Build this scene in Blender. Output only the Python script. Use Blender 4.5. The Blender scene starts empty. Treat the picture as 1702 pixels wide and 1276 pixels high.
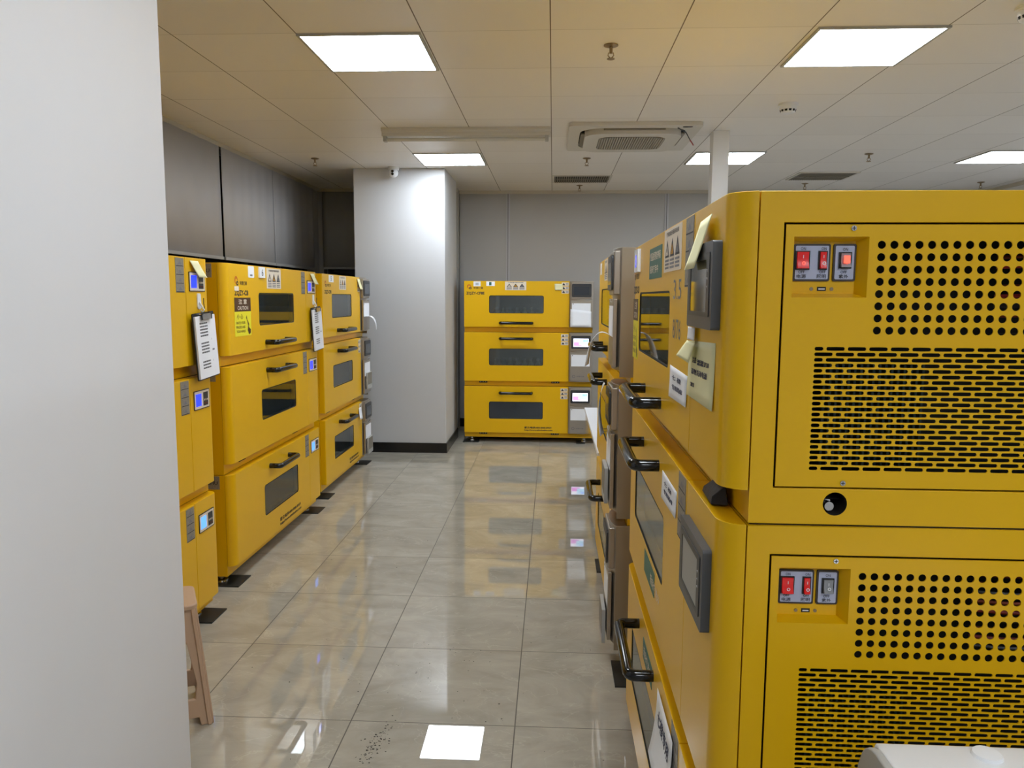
import bpy, bmesh, math, random
from mathutils import Vector, Matrix
from mathutils.geometry import tessellate_polygon
random.seed(7)
S = bpy.context.scene
COL = S.collection
PI = math.pi

# ------------------------------------------------------------------ camera, world, exposure
def axis_from_vp(px, py, F=1276., sgn=1):
    return (Vector(((px-851.)/F, -(py-638.)/F, -1.))*sgn).normalized()
_vy = axis_from_vp(919, 494)
_vx = axis_from_vp(-23600, 369, sgn=-1)
_vx = (_vx-_vy*_vx.dot(_vy)).normalized()
_vz = _vx.cross(_vy)
cam = bpy.data.cameras.new('camera'); cam.sensor_width = 36; cam.sensor_fit = 'HORIZONTAL'
cam.lens = 36*1276/1702; cam.clip_start = .02; cam.clip_end = 60
camo = bpy.data.objects.new('camera', cam); COL.objects.link(camo)
camo.matrix_world = Matrix.Translation((0, 0, 1.55)) @ Matrix((_vx, _vy, _vz)).to_4x4()
S.camera = camo
w = bpy.data.worlds.new('world'); S.world = w; w.use_nodes = True
w.node_tree.nodes['Background'].inputs[0].default_value = (.03, .035, .045, 1)
w.node_tree.nodes['Background'].inputs[1].default_value = .3
S.view_settings.view_transform = 'Standard'; S.view_settings.look = 'None'
S.view_settings.exposure = 0.68; S.view_settings.gamma = 1
S.cycles.max_bounces = 10; S.cycles.diffuse_bounces = 5; S.cycles.glossy_bounces = 5
S.cycles.transparent_max_bounces = 12
S.cycles.caustics_reflective = False
LIGHT_E = 17.0

# ------------------------------------------------------------------ materials
MATS = {}
def lin(c):
    return tuple(((x/255)/12.92 if x/255 <= .04045 else ((x/255+.055)/1.055)**2.4) for x in c)
def mat(name, rgb, rough=.5, metal=0, emit=None, es=0, noise=0, nscale=8, coat=0, spec=.5, bump=0):
    m = bpy.data.materials.new(name); m.use_nodes = True; MATS[name] = m
    nt = m.node_tree; b = nt.nodes['Principled BSDF']
    c = lin(rgb)
    b.inputs['Base Color'].default_value = (*c, 1); b.inputs['Roughness'].default_value = rough
    b.inputs['Metallic'].default_value = metal; b.inputs['Specular IOR Level'].default_value = spec
    b.inputs['Coat Weight'].default_value = coat; b.inputs['Coat Roughness'].default_value = .08
    if emit: b.inputs['Emission Color'].default_value = (*lin(emit), 1); b.inputs['Emission Strength'].default_value = es
    if noise or bump:
        tc = nt.nodes.new('ShaderNodeTexCoord'); n = nt.nodes.new('ShaderNodeTexNoise')
        n.inputs['Scale'].default_value = nscale; n.inputs['Detail'].default_value = 5
        nt.links.new(tc.outputs['Object'], n.inputs['Vector'])
        if noise:
            mx = nt.nodes.new('ShaderNodeMix'); mx.data_type = 'RGBA'
            mx.inputs['A'].default_value = (*[x*(1-noise) for x in c], 1)
            mx.inputs['B'].default_value = (*[min(1, x*(1+noise)) for x in c], 1)
            nt.links.new(n.outputs['Fac'], mx.inputs['Factor']); nt.links.new(mx.outputs['Result'], b.inputs['Base Color'])
        if bump:
            bp = nt.nodes.new('ShaderNodeBump'); bp.inputs['Strength'].default_value = bump; bp.inputs['Distance'].default_value = .002
            nt.links.new(n.outputs['Fac'], bp.inputs['Height']); nt.links.new(bp.outputs['Normal'], b.inputs['Normal'])
    return m
mat('yellow', (226, 176, 5), .32, noise=.03, nscale=3, spec=.38, coat=.0)
mat('column_paint', (199, 200, 203), .6, noise=.02, nscale=2, bump=.05)
mat('wall_white', (220, 220, 223), .6, noise=.02, nscale=2, bump=.05)
mat('wall_grey', (176, 175, 174), .55, noise=.03, nscale=2)
mat('blind', (186, 187, 192), .6, noise=.04, nscale=5)
mat('blind_dark', (160, 160, 158), .65, noise=.05, nscale=5)
mat('black', (14, 14, 15), .35)
mat('black_gloss', (10, 10, 11), .12)
mat('black_matte', (12, 12, 12), .8)
mat('rubber', (36, 38, 37), .45, noise=.1, nscale=40)
mat('skirting', (16, 17, 19), .25)
mat('steel', (168, 160, 150), .34, metal=.75, noise=.03, nscale=4)
mat('steel_end', (148, 136, 118), .42, metal=.45, noise=.03, nscale=4)
mat('chrome', (200, 200, 200), .15, metal=1)
mat('white_plastic', (226, 228, 232), .35, noise=.02, nscale=20)
mat('grey_plastic', (172, 172, 170), .45)
mat('cream_trim', (196, 190, 176), .45)
mat('paper', (232, 234, 240), .7)
mat('paper_cream', (226, 222, 176), .7, noise=.04, nscale=30)
mat('paper_shade', (176, 182, 190), .7)
mat('ink', (36, 36, 44), .6)
mat('ink_grey', (120, 120, 126), .6)
mat('ink_brown', (74, 46, 16), .5)
mat('sticker', (226, 214, 196), .45)
mat('sticker_grey', (134, 128, 118), .5, noise=.45, nscale=190)
mat('sticker_green', (52, 104, 90), .5)
mat('sticker_lime', (232, 222, 40), .45)
mat('orange', (196, 104, 20), .5)
mat('hmi_frame', (72, 74, 78), .4)
mat('hmi_edge', (46, 48, 52), .4)
mat('lcd_blue', (20, 30, 220), .2, emit=(40, 60, 255), es=1.1)
mat('lcd_pale', (60, 110, 240), .2, emit=(90, 150, 255), es=1.0)
mat('lcd_off', (52, 60, 70), .12)
mat('glow_pink', (220, 150, 230), .3, emit=(232, 140, 236), es=.85)
mat('glow_sky', (170, 220, 250), .3, emit=(176, 222, 255), es=.95)
mat('glow_white', (240, 240, 255), .3, emit=(236, 236, 255), es=1.0)
mat('hmi_glass', (190, 194, 196), .04, metal=.95)
mat('hand_ink', (74, 74, 92), .7)
mat('hmi_matte', (150, 150, 146), .35)
mat('red_switch', (176, 16, 16), .25, emit=(255, 30, 20), es=.12)
mat('red_lit', (255, 90, 70), .25, emit=(255, 90, 70), es=1.0)
mat('switch_plate', (176, 182, 206), .45)
mat('dark_frame', (52, 44, 40), .5)
mat('silver_switch', (140, 142, 146), .4)
mat('stool', (188, 158, 132), .5)
mat('vent_dark', (40, 36, 30), .7)
mat('vent_slat', (128, 122, 110), .5)
mat('cavity', (16, 15, 14), .85)
mat('fin', (28, 48, 52), .4, metal=.3)
mat('copper', (120, 50, 28), .4, metal=.6)
mat('chamber', (74, 76, 76), .4, metal=.5)
mat('flask_white', (206, 214, 210), .35)
mat('ac_white', (206, 203, 196), .45)
mat('ac_grille', (164, 160, 152), .6)
mat('wire_red', (160, 24, 20), .4)
mat('tube_glass', (200, 198, 190), .15)
mat('night_glass', (10, 11, 13), .08)
mat('brass', (150, 130, 100), .35, metal=.8)
mat('dirt', (34, 28, 22), .9)
mat('lump', (34, 26, 24), .6, bump=.6, nscale=60)
mat('stain', (196, 140, 14), .6)
mat('lamp', (255, 255, 255), .5, emit=(238, 247, 255), es=LIGHT_E)
mat('white_gloss', (150, 144, 130), .05, spec=1, coat=1)

def glass_mat(name, tint, refl, tcol):
    m = bpy.data.materials.new(name); m.use_nodes = True; MATS[name] = m
    nt = m.node_tree; nt.nodes.remove(nt.nodes['Principled BSDF']); out = nt.nodes['Material Output']
    tr = nt.nodes.new('ShaderNodeBsdfTransparent'); tr.inputs[0].default_value = (*tint, 1)
    df = nt.nodes.new('ShaderNodeBsdfDiffuse'); df.inputs[0].default_value = (*lin(tcol), 1)
    gl = nt.nodes.new('ShaderNodeBsdfGlossy'); gl.inputs['Roughness'].default_value = .03
    gl.inputs[0].default_value = (.95, .97, .96, 1)
    fr = nt.nodes.new('ShaderNodeFresnel'); fr.inputs['IOR'].default_value = refl
    m1 = nt.nodes.new('ShaderNodeMixShader'); m1.inputs[0].default_value = .25
    m2 = nt.nodes.new('ShaderNodeMixShader')
    nt.links.new(tr.outputs[0], m1.inputs[1]); nt.links.new(df.outputs[0], m1.inputs[2])
    nt.links.new(fr.outputs[0], m2.inputs[0]); nt.links.new(m1.outputs[0], m2.inputs[1]); nt.links.new(gl.outputs[0], m2.inputs[2])
    nt.links.new(m2.outputs[0], out.inputs[0])
glass_mat('glass', (.74, .8, .78), 1.9, (70, 78, 78))
glass_mat('glass_blue', (.12, .14, .17), 1.6, (84, 96, 112))

def N(nt, t, **kw):
    n = nt.nodes.new(t)
    for k, v in kw.items():
        if k == 'op': n.operation = v
        else: n.inputs[int(k[1:])].default_value = v
    return n
def grid_mask(nt, src, axis, origin, pitch, half):
    """1 on joint lines"""
    sx = nt.nodes.new('ShaderNodeSeparateXYZ'); nt.links.new(src, sx.inputs[0])
    a = N(nt, 'ShaderNodeMath', op='SUBTRACT', i1=origin); nt.links.new(sx.outputs[axis], a.inputs[0])
    b = N(nt, 'ShaderNodeMath', op='DIVIDE', i1=pitch); nt.links.new(a.outputs[0], b.inputs[0])
    r = N(nt, 'ShaderNodeMath', op='ROUND'); nt.links.new(b.outputs[0], r.inputs[0])
    d = N(nt, 'ShaderNodeMath', op='SUBTRACT'); nt.links.new(b.outputs[0], d.inputs[0]); nt.links.new(r.outputs[0], d.inputs[1])
    ab = N(nt, 'ShaderNodeMath', op='ABSOLUTE'); nt.links.new(d.outputs[0], ab.inputs[0])
    l = N(nt, 'ShaderNodeMath', op='LESS_THAN', i1=half/pitch); nt.links.new(ab.outputs[0], l.inputs[0])
    fl = N(nt, 'ShaderNodeMath', op='FLOOR'); nt.links.new(b.outputs[0], fl.inputs[0])
    return l, fl
def floor_material():
    m = bpy.data.materials.new('floor_tile'); m.use_nodes = True; MATS['floor_tile'] = m
    nt = m.node_tree; b = nt.nodes['Principled BSDF']
    tc = nt.nodes.new('ShaderNodeTexCoord'); src = tc.outputs['Object']
    gx, fx = grid_mask(nt, src, 0, -.121, .603, .0022)
    gy, fy = grid_mask(nt, src, 1, 2.632, .595, .0018)
    mxg = N(nt, 'ShaderNodeMath', op='MAXIMUM'); nt.links.new(gx.outputs[0], mxg.inputs[0]); nt.links.new(gy.outputs[0], mxg.inputs[1])
    cb = nt.nodes.new('ShaderNodeCombineXYZ'); nt.links.new(fx.outputs[0], cb.inputs[0]); nt.links.new(fy.outputs[0], cb.inputs[1])
    wn = nt.nodes.new('ShaderNodeTexWhiteNoise'); nt.links.new(cb.outputs[0], wn.inputs['Vector'])
    off = nt.nodes.new('ShaderNodeVectorMath'); off.operation = 'MULTIPLY_ADD'
    nt.links.new(wn.outputs['Color'], off.inputs[0]); off.inputs[1].default_value = (9, 9, 9); nt.links.new(src, off.inputs[2])
    mp = nt.nodes.new('ShaderNodeMapping'); mp.inputs['Scale'].default_value = (1., 1.6, 1); mp.inputs['Rotation'].default_value = (0, 0, .5)
    nt.links.new(off.outputs[0], mp.inputs['Vector'])
    n1 = nt.nodes.new('ShaderNodeTexNoise'); n1.inputs['Scale'].default_value = 3.2; n1.inputs['Detail'].default_value = 9; n1.inputs['Roughness'].default_value = .62; n1.inputs['Distortion'].default_value = .7
    nt.links.new(mp.outputs[0], n1.inputs['Vector'])
    cr = nt.nodes.new('ShaderNodeValToRGB'); e = cr.color_ramp.elements
    e[0].position = .32; e[0].color = (*lin((156, 151, 140)), 1); e[1].position = .68; e[1].color = (*lin((180, 175, 163)), 1)
    nt.links.new(n1.outputs['Fac'], cr.inputs[0])
    # pale thin veins
    n2 = nt.nodes.new('ShaderNodeTexNoise'); n2.inputs['Scale'].default_value = 2.6; n2.inputs['Detail'].default_value = 7; n2.inputs['Distortion'].default_value = 1.4
    nt.links.new(mp.outputs[0], n2.inputs['Vector'])
    s1 = N(nt, 'ShaderNodeMath', op='SUBTRACT', i1=.5); nt.links.new(n2.outputs['Fac'], s1.inputs[0])
    s2 = N(nt, 'ShaderNodeMath', op='ABSOLUTE'); nt.links.new(s1.outputs[0], s2.inputs[0])
    s3 = nt.nodes.new('ShaderNodeMapRange'); s3.inputs['From Min'].default_value = 0; s3.inputs['From Max'].default_value = .007; s3.inputs['To Min'].default_value = .35; s3.inputs['To Max'].default_value = 0
    nt.links.new(s2.outputs[0], s3.inputs['Value'])
    mv = nt.nodes.new('ShaderNodeMix'); mv.data_type = 'RGBA'; mv.inputs['B'].default_value = (*lin((200, 195, 182)), 1)
    nt.links.new(s3.outputs[0], mv.inputs['Factor']); nt.links.new(cr.outputs[0], mv.inputs['A'])
    # per-tile tone
    hv = nt.nodes.new('ShaderNodeMapRange'); hv.inputs['To Min'].default_value = .96; hv.inputs['To Max'].default_value = 1.04
    nt.links.new(wn.outputs['Value'], hv.inputs['Value'])
    ml = nt.nodes.new('ShaderNodeVectorMath'); ml.operation = 'SCALE'; nt.links.new(mv.outputs['Result'], ml.inputs[0]); nt.links.new(hv.outputs[0], ml.inputs['Scale'])
    mg = nt.nodes.new('ShaderNodeMix'); mg.data_type = 'RGBA'; mg.inputs['B'].default_value = (*lin((70, 62, 52)), 1)
    nt.links.new(mxg.outputs[0], mg.inputs['Factor']); nt.links.new(ml.outputs[0], mg.inputs['A']); nt.links.new(mg.outputs['Result'], b.inputs['Base Color'])
    rg = nt.nodes.new('ShaderNodeMapRange'); rg.inputs['To Min'].default_value = .012; rg.inputs['To Max'].default_value = .6
    nt.links.new(mxg.outputs[0], rg.inputs['Value']); nt.links.new(rg.outputs[0], b.inputs['Roughness'])
    b.inputs['IOR'].default_value = 1.7
floor_material()
def ceiling_material():
    m = bpy.data.materials.new('ceiling_panel'); m.use_nodes = True; MATS['ceiling_panel'] = m
    nt = m.node_tree; b = nt.nodes['Principled BSDF']
    tc = nt.nodes.new('ShaderNodeTexCoord'); src = tc.outputs['Object']
    gx, fx = grid_mask(nt, src, 0, -.025, .597, .0028)
    gy, fy = grid_mask(nt, src, 1, 3.705, .592, .0016)
    ys = N(nt, 'ShaderNodeMath', op='MULTIPLY', i1=.55); nt.links.new(gy.outputs[0], ys.inputs[0])
    mxg = N(nt, 'ShaderNodeMath', op='MAXIMUM'); nt.links.new(gx.outputs[0], mxg.inputs[0]); nt.links.new(ys.outputs[0], mxg.inputs[1])
    cb = nt.nodes.new('ShaderNodeCombineXYZ'); nt.links.new(fx.outputs[0], cb.inputs[0]); nt.links.new(fy.outputs[0], cb.inputs[1])
    wn = nt.nodes.new('ShaderNodeTexWhiteNoise'); nt.links.new(cb.outputs[0], wn.inputs['Vector'])
    hv = nt.nodes.new('ShaderNodeMapRange'); hv.inputs['To Min'].default_value = .97; hv.inputs['To Max'].default_value = 1.03
    nt.links.new(wn.outputs['Value'], hv.inputs['Value'])
    rgb = nt.nodes.new('ShaderNodeRGB'); rgb.outputs[0].default_value = (*lin((232, 229, 226)), 1)
    ml = nt.nodes.new('ShaderNodeVectorMath'); ml.operation = 'SCALE'; nt.links.new(rgb.outputs[0], ml.inputs[0]); nt.links.new(hv.outputs[0], ml.inputs['Scale'])
    mg = nt.nodes.new('ShaderNodeMix'); mg.data_type = 'RGBA'; mg.inputs['B'].default_value = (*lin((96, 84, 70)), 1)
    nt.links.new(mxg.outputs[0], mg.inputs['Factor']); nt.links.new(ml.outputs[0], mg.inputs['A']); nt.links.new(mg.outputs['Result'], b.inputs['Base Color'])
    b.inputs['Roughness'].default_value = .42
ceiling_material()

# ------------------------------------------------------------------ mesh builder
_TXT = {}
def text_geo(s, bold=.0):
    if (s, bold) in _TXT: return _TXT[(s, bold)]
    cu = bpy.data.curves.new('lettering', 'FONT'); cu.body = s; cu.resolution_u = 2; cu.offset = bold
    o = bpy.data.objects.new('lettering', cu); COL.objects.link(o)
    dg = bpy.context.evaluated_depsgraph_get(); dg.update()
    me = o.evaluated_get(dg).to_mesh()
    vs = [(v.co.x, v.co.y) for v in me.vertices]; fs = [tuple(p.vertices) for p in me.polygons]
    o.evaluated_get(dg).to_mesh_clear()
    bpy.data.objects.remove(o); bpy.data.curves.remove(cu)
    if vs:
        x0 = min(v[0] for v in vs); x1 = max(v[0] for v in vs); y0 = min(v[1] for v in vs); y1 = max(v[1] for v in vs)
        vs = [((x-x0)/max(1e-6, x1-x0), (y-y0)/max(1e-6, y1-y0)) for x, y in vs]
    _TXT[(s, bold)] = (vs, fs); return _TXT[(s, bold)]

def front(u, v, d): return (u, d, v)          # faces -Y : depth grows backwards
def rrect(x0, x1, y0, y1, r, n=5):
    r = min(r, (x1-x0)/2-1e-5, (y1-y0)/2-1e-5); P = []
    for cx, cy, a in ((x1-r, y1-r, 0), (x0+r, y1-r, 90), (x0+r, y0+r, 180), (x1-r, y0+r, 270)):
        for i in range(n+1):
            t = math.radians(a+90*i/n); P.append((cx+r*math.cos(t), cy+r*math.sin(t)))
    return P
class MB:
    def __init__(s): s.v = []; s.f = []; s.m = []; s.mats = []
    def mi(s, m):
        if m not in s.mats: s.mats.append(m)
        return s.mats.index(m)
    def add(s, vs, fs, m):
        o = len(s.v); s.v += [tuple(p) for p in vs]; k = s.mi(m)
        for f in fs: s.f.append(tuple(i+o for i in f)); s.m.append(k)
        return s
    def box(s, x0, x1, y0, y1, z0, z1, m):
        return s.add([(x0,y0,z0),(x1,y0,z0),(x1,y1,z0),(x0,y1,z0),(x0,y0,z1),(x1,y0,z1),(x1,y1,z1),(x0,y1,z1)],
                     [(0,3,2,1),(4,5,6,7),(0,1,5,4),(1,2,6,5),(2,3,7,6),(3,0,4,7)], m)
    def prism(s, poly, z0, z1, m, fr=None):
        """poly in (a,b); extruded along third. fr maps (a,b,c)->xyz"""
        fr = fr or (lambda a, b, c: (a, b, c)); n = len(poly)
        vs = [fr(a, b, z0) for a, b in poly]+[fr(a, b, z1) for a, b in poly]
        fs = [tuple(range(n-1, -1, -1)), tuple(range(n, 2*n))]+[(i, (i+1) % n, (i+1) % n+n, i+n) for i in range(n)]
        return s.add(vs, fs, m)
    def plate(s, outer, holes, fr, d0, d1, m, back=True, wall=True):
        loops = [outer]+list(holes); flat = [p for l in loops for p in l]
        tr = tessellate_polygon([[Vector((p[0], p[1], 0)) for p in l] for l in loops])
        n = len(flat)
        vs = [fr(a, b, d0) for a, b in flat]; fs = [tuple(t) for t in tr]
        if back or wall:
            vs += [fr(a, b, d1) for a, b in flat]
            if back: fs += [tuple(i+n for i in reversed(t)) for t in tr]
            if wall:
                o = 0
                for l in loops:
                    k = len(l)
                    for i in range(k): fs.append((o+i, o+(i+1) % k, o+(i+1) % k+n, o+i+n))
                    o += k
        return s.add(vs, fs, m)
    def cyl(s, p0, p1, r, m, n=16, r1=None):
        return s.tube([p0, p1], [r, r if r1 is None else r1], m, n)
    def tube(s, pts, r, m, n=12, caps=True):
        pts = [Vector(p) for p in pts]; k = len(pts)
        if not isinstance(r, (list, tuple)): r = [r]*k
        vs = []; up = None
        for i, p in enumerate(pts):
            d = (pts[min(i+1, k-1)]-pts[max(i-1, 0)]).normalized()
            if up is None: up = Vector((0, 0, 1)) if abs(d.z) < .9 else Vector((1, 0, 0))
            a = d.cross(up).normalized(); b = a.cross(d).normalized(); up = b
            for j in range(n):
                t = 2*PI*j/n; vs.append(p+(a*math.cos(t)+b*math.sin(t))*r[i])
        fs = [(i*n+j, i*n+(j+1) % n, (i+1)*n+(j+1) % n, (i+1)*n+j) for i in range(k-1) for j in range(n)]
        if caps: fs += [tuple(range(n-1, -1, -1)), tuple(range((k-1)*n, k*n))]
        return s.add(vs, fs, m)
    def lathe(s, prof, c, m, n=24):
        vs = []
        for r, z in prof:
            for j in range(n):
                t = 2*PI*j/n; vs.append((c[0]+r*math.cos(t), c[1]+r*math.sin(t), c[2]+z))
        fs = [(i*n+j, i*n+(j+1) % n, (i+1)*n+(j+1) % n, (i+1)*n+j) for i in range(len(prof)-1) for j in range(n)]
        fs += [tuple(range(n)), tuple(range((len(prof)-1)*n, len(prof)*n))]
        return s.add(vs, fs, m)
    def quad(s, fr, x0, x1, z0, z1, d, m):
        return s.add([fr(x0, z0, d), fr(x1, z0, d), fr(x1, z1, d), fr(x0, z1, d)], [(0, 1, 2, 3)], m)
    def slab(s, fr, x0, x1, z0, z1, d0, d1, m, r=0):
        return s.plate(rrect(x0, x1, z0, z1, r) if r else [(x0, z0), (x1, z0), (x1, z1), (x0, z1)], [], fr, d0, d1, m)
    def text(s, t, fr, x0, x1, z0, z1, d, m, bold=.012):
        vs, fs = text_geo(t, bold)
        return s.add([fr(x0+(x1-x0)*a, z0+(z1-z0)*b, d) for a, b in vs], fs, m)
    def tri(s, fr, cx, z0, w, h, d, m):
        return s.add([fr(cx-w/2, z0, d), fr(cx+w/2, z0, d), fr(cx, z0+h, d)], [(0, 1, 2)], m)
    def build(s, name, parent=None, bevel=0, seg=2, loc=None, angle=38, recalc=True):
        me = bpy.data.meshes.new(name); me.from_pydata(s.v, [], s.f)
        for m in s.mats: me.materials.append(MATS[m])
        me.polygons.foreach_set('material_index', s.m)
        bm = bmesh.new(); bm.from_mesh(me)
        if bevel: bmesh.ops.remove_doubles(bm, verts=bm.verts, dist=1e-6)
        if recalc: bmesh.ops.recalc_face_normals(bm, faces=bm.faces)
        bm.to_mesh(me); bm.free()
        me.polygons.foreach_set('use_smooth', [True]*len(me.polygons)); me.set_sharp_from_angle(angle=math.radians(angle))
        o = bpy.data.objects.new(name, me); COL.objects.link(o)
        if parent: o.parent = parent
        if loc: o.location = loc
        if bevel:
            b = o.modifiers.new('bevel', 'BEVEL'); b.width = bevel; b.segments = seg; b.limit_method = 'ANGLE'; b.angle_limit = math.radians(50)
            b.harden_normals = True
        return o
def tag(o, label=None, cat=None, group=None, kind=None):
    if label: o['label'] = label
    if cat: o['category'] = cat
    if group: o['group'] = group
    if kind: o['kind'] = kind
    return o
def empty(name, loc, rz, label, cat, group=None):
    o = bpy.data.objects.new(name, None); COL.objects.link(o); o.location = loc; o.rotation_euler = (0, 0, rz)
    o.empty_display_size = .1
    return tag(o, label, cat, group)
def structure(mb, name, **k): return tag(mb.build(name, **k), kind='structure')
def copy_tree(o, parent=None):
    c = o.copy(); COL.objects.link(c); c.parent = parent
    for ch in [x for x in bpy.data.objects if x.parent == o]: copy_tree(ch, c)
    return c

# ------------------------------------------------------------------ room shell
XL, XR, Y0R, YB, ZC = -2.72, 4.88, -2.8, 9.1, 2.775
structure(MB().box(XL-.1, XR+.1, Y0R-.1, YB+.1, -.1, 0, 'floor_tile'), 'floor')
structure(MB().box(XL-.1, XR+.1, Y0R-.1, YB+.1, ZC, ZC+.1, 'ceiling_panel'), 'ceiling')
structure(MB().box(XR, XR+.1, Y0R, YB, 0, ZC, 'wall_white'), 'wall_right')
structure(MB().box(XL-.1, XR+.1, Y0R-.1, Y0R, 0, ZC, 'wall_white'), 'wall_front')
# left wall with a strip of dark windows above sill height, grey blinds pulled over them
mb = MB(); mb.box(XL-.1, XL, Y0R, YB, 0, .95, 'wall_grey').box(XL-.1, XL, Y0R, YB, 2.74, ZC, 'wall_grey')
mb.box(XL-.1, XL, Y0R, 3.2, .95, 2.74, 'wall_white').box(XL-.1, XL, 8.55, YB, .95, 2.74, 'wall_grey')
structure(mb, 'wall_left')
def window(n, fr, a0, a1, z0, z1):
    m = MB(); m.slab(fr, a0, a1, z0, z1, .05, .06, 'night_glass')
    g = structure(m, 'window_%d' % n)
    f = MB(); outer = [(a0, z0), (a1, z0), (a1, z1), (a0, z1)]; k = .04; mid = (a0+a1)/2
    f.plate(outer, [[(a0+k, z0+k), (mid-k/2, z0+k), (mid-k/2, z1-k), (a0+k, z1-k)], [(mid+k/2, z0+k), (a1-k, z0+k), (a1-k, z1-k), (mid+k/2, z1-k)]], fr, .02, .05, 'hmi_edge')
    f.build('window_frame', g)
fr_left = lambda u, v, d: (XL-d, u, v)
for i, (a, b) in enumerate(((3.2, 5.0), (5.0, 6.8), (6.8, 8.55))): window(i+1, fr_left, a, b, .95, 2.74)
# back wall: window bay behind the square column, grey panelled wall right of it
BX = -1.1
mb = MB(); mb.box(XL, BX, YB-.2, YB, 0, .95, 'wall_grey').box(XL, BX, YB-.2, YB, 2.74, ZC, 'wall_grey').box(BX, XR, YB, YB+.1, 0, ZC, 'wall_grey')
mb.box(XL-.1, XL+.05, YB-.2, YB, .95, 2.74, 'wall_grey').box(BX-.06, BX, YB-.2, YB, .95, 2.74, 'wall_grey').box(XL, BX, YB-.05, YB, .95, 2.74, 'wall_grey')
structure(mb, 'wall_back')
fr_back = lambda u, v, d: (u, YB-.2+d, v)
window(4, fr_back, XL+.05, BX-.06, .95, 2.74)
# panel joints on the back wall
for n, x in enumerate((-.53, 1.3, 3.1)):
    mb = MB(); mb.box(x-.022, x+.022, YB-.012, YB, .1, 2.74, 'blind').box(x-.006, x-.001, YB-.0135, YB-.0118, .1, 2.74, 'black_matte')
    structure(mb, 'trim_%d' % (n+1))
structure(MB().box(XL, XR, YB-.03, YB, ZC-.035, ZC, 'cream_trim'), 'trim_4')
structure(MB().box(XL, XL+.03, Y0R, YB-.03, ZC-.035, ZC, 'cream_trim'), 'trim_5')
structure(MB().box(XR-.03, XR, Y0R, YB-.03, ZC-.035, ZC, 'cream_trim'), 'trim_6')
structure(MB().box(XL, BX, YB-.23, YB-.2, ZC-.035, ZC, 'cream_trim'), 'trim_7')
structure(MB().box(BX, XR, YB-.012, YB, 0, .1, 'skirting'), 'baseboard_back')
structure(MB().box(XL, XL+.012, Y0R, YB-.2, 0, .1, 'skirting'), 'baseboard_left')
# roller blinds
def blind(fr, a0, a1, z0, m, label):
    r = empty('roller_blind', (0, 0, 0), 0, label, 'window blind', 'roller blinds over the windows')
    mb = MB(); n = 28; vs = []
    for j in range(n+1):
        a = a0+(a1-a0)*j/n; d = -.045+.004*math.sin(j*1.3+a0)
        vs += [fr(a, z0, d), fr(a, 2.735, d*.9)]
    mb.add(vs, [(2*j, 2*j+2, 2*j+3, 2*j+1) for j in range(n)], m); c = mb.build('fabric', r)
    s = c.modifiers.new('thick', 'SOLIDIFY'); s.thickness = .003
    MB().slab(fr, a0, a1, z0-.02, z0+.004, -.055, -.035, 'grey_plastic').build('bottom_bar', r)
blind(fr_left, 3.22, 4.62, 1.86, 'blind', 'grey roller blind on the left wall, mostly hidden behind the near white column')
blind(fr_left, 4.64, 6.165, 1.86, 'blind', 'grey roller blind on the left wall, left of the black gap')
blind(fr_left, 6.205, 7.35, 1.86, 'blind', 'grey roller blind on the left wall, just right of the black gap')
blind(fr_left, 7.36, 8.58, 1.86, 'blind', 'grey roller blind on the left wall, nearest the far dark corner')
blind(fr_back, XL+.07, BX-.3, 1.88, 'blind_dark', 'dark grey roller blind on the back wall, left of the square column')

# columns
def column(n, x0, x1, y0, y1, face='wall_white'):
    mb = MB(); mb.box(x0, x1, y0, y1, 0, ZC, face)
    structure(mb, 'column_%d' % n if 0 else ('wall_column' if n == 1 else 'wall_pillar'), bevel=.006)
column(1, -1.94, -1.05, 7.5, 8.4, 'column_paint'); column(2, -1.94, -1.04, 1.16, 2.055)
k = .012
for nm, (a, b, c, d) in (('baseboard_column', (-1.94, -1.05, 7.5, 8.4)), ('baseboard_pillar', (-1.94, -1.04, 1.16, 2.055))):
    mb = MB(); mb.plate([(a-k, c-k), (b+k, c-k), (b+k, d+k), (a-k, d+k)], [[(a, c), (a, d), (b, d), (b, c)]], lambda u, v, z: (u, v, z), 0, .1, 'skirting')
    structure(mb, nm)
post = MB().box(1.165, 1.285, 5.89, 6.01, 0, ZC, 'white_plastic').build('steel_post', bevel=.004)
tag(post, 'slim square white post from floor to ceiling behind the near yellow stack', 'post')

# ------------------------------------------------------------------ ceiling fittings
def light(x0, y0, label):
    r = empty('ceiling_light', (x0, y0, ZC), 0, label, 'ceiling light', 'square ceiling light panels')
    W = .59
    MB().plate([(0, 0), (W, 0), (W, W), (0, W)], [[(.014, .014), (.014, W-.014), (W-.014, W-.014), (W-.014, .014)]], lambda u, v, d: (u, v, -d), 0, .01, 'grey_plastic').build('frame', r)
    MB().box(.014, W-.014, .014, W-.014, -.007, -.001, 'lamp').build('diffuser', r)
LX = [-1.22, 1.19, 3.6]
names = {(0, 3.71): 'nearest lit ceiling panel on the left, above the left incubator row',
         (1, 3.71): 'nearest lit ceiling panel on the right, above the near yellow stack',
         (0, 6.72): 'far lit ceiling panel in front of the square column',
         (1, 6.72): 'far lit ceiling panel crossed by the slim white post',
         (2, 6.72): 'far lit ceiling panel cut by the right edge of the photo'}
for (i, y), l in names.items(): light(LX[i], y, l)
for x, y in ((3.6, 3.71), (-.025, 1.3), (3.6, .7), (-.025, -1.7), (1.19, -1.1)):  # panels off the regular light spacing are added to brighten pillar and near end face
    light(x, y, 'lit ceiling panel outside the view, beside or behind the camera')

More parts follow.
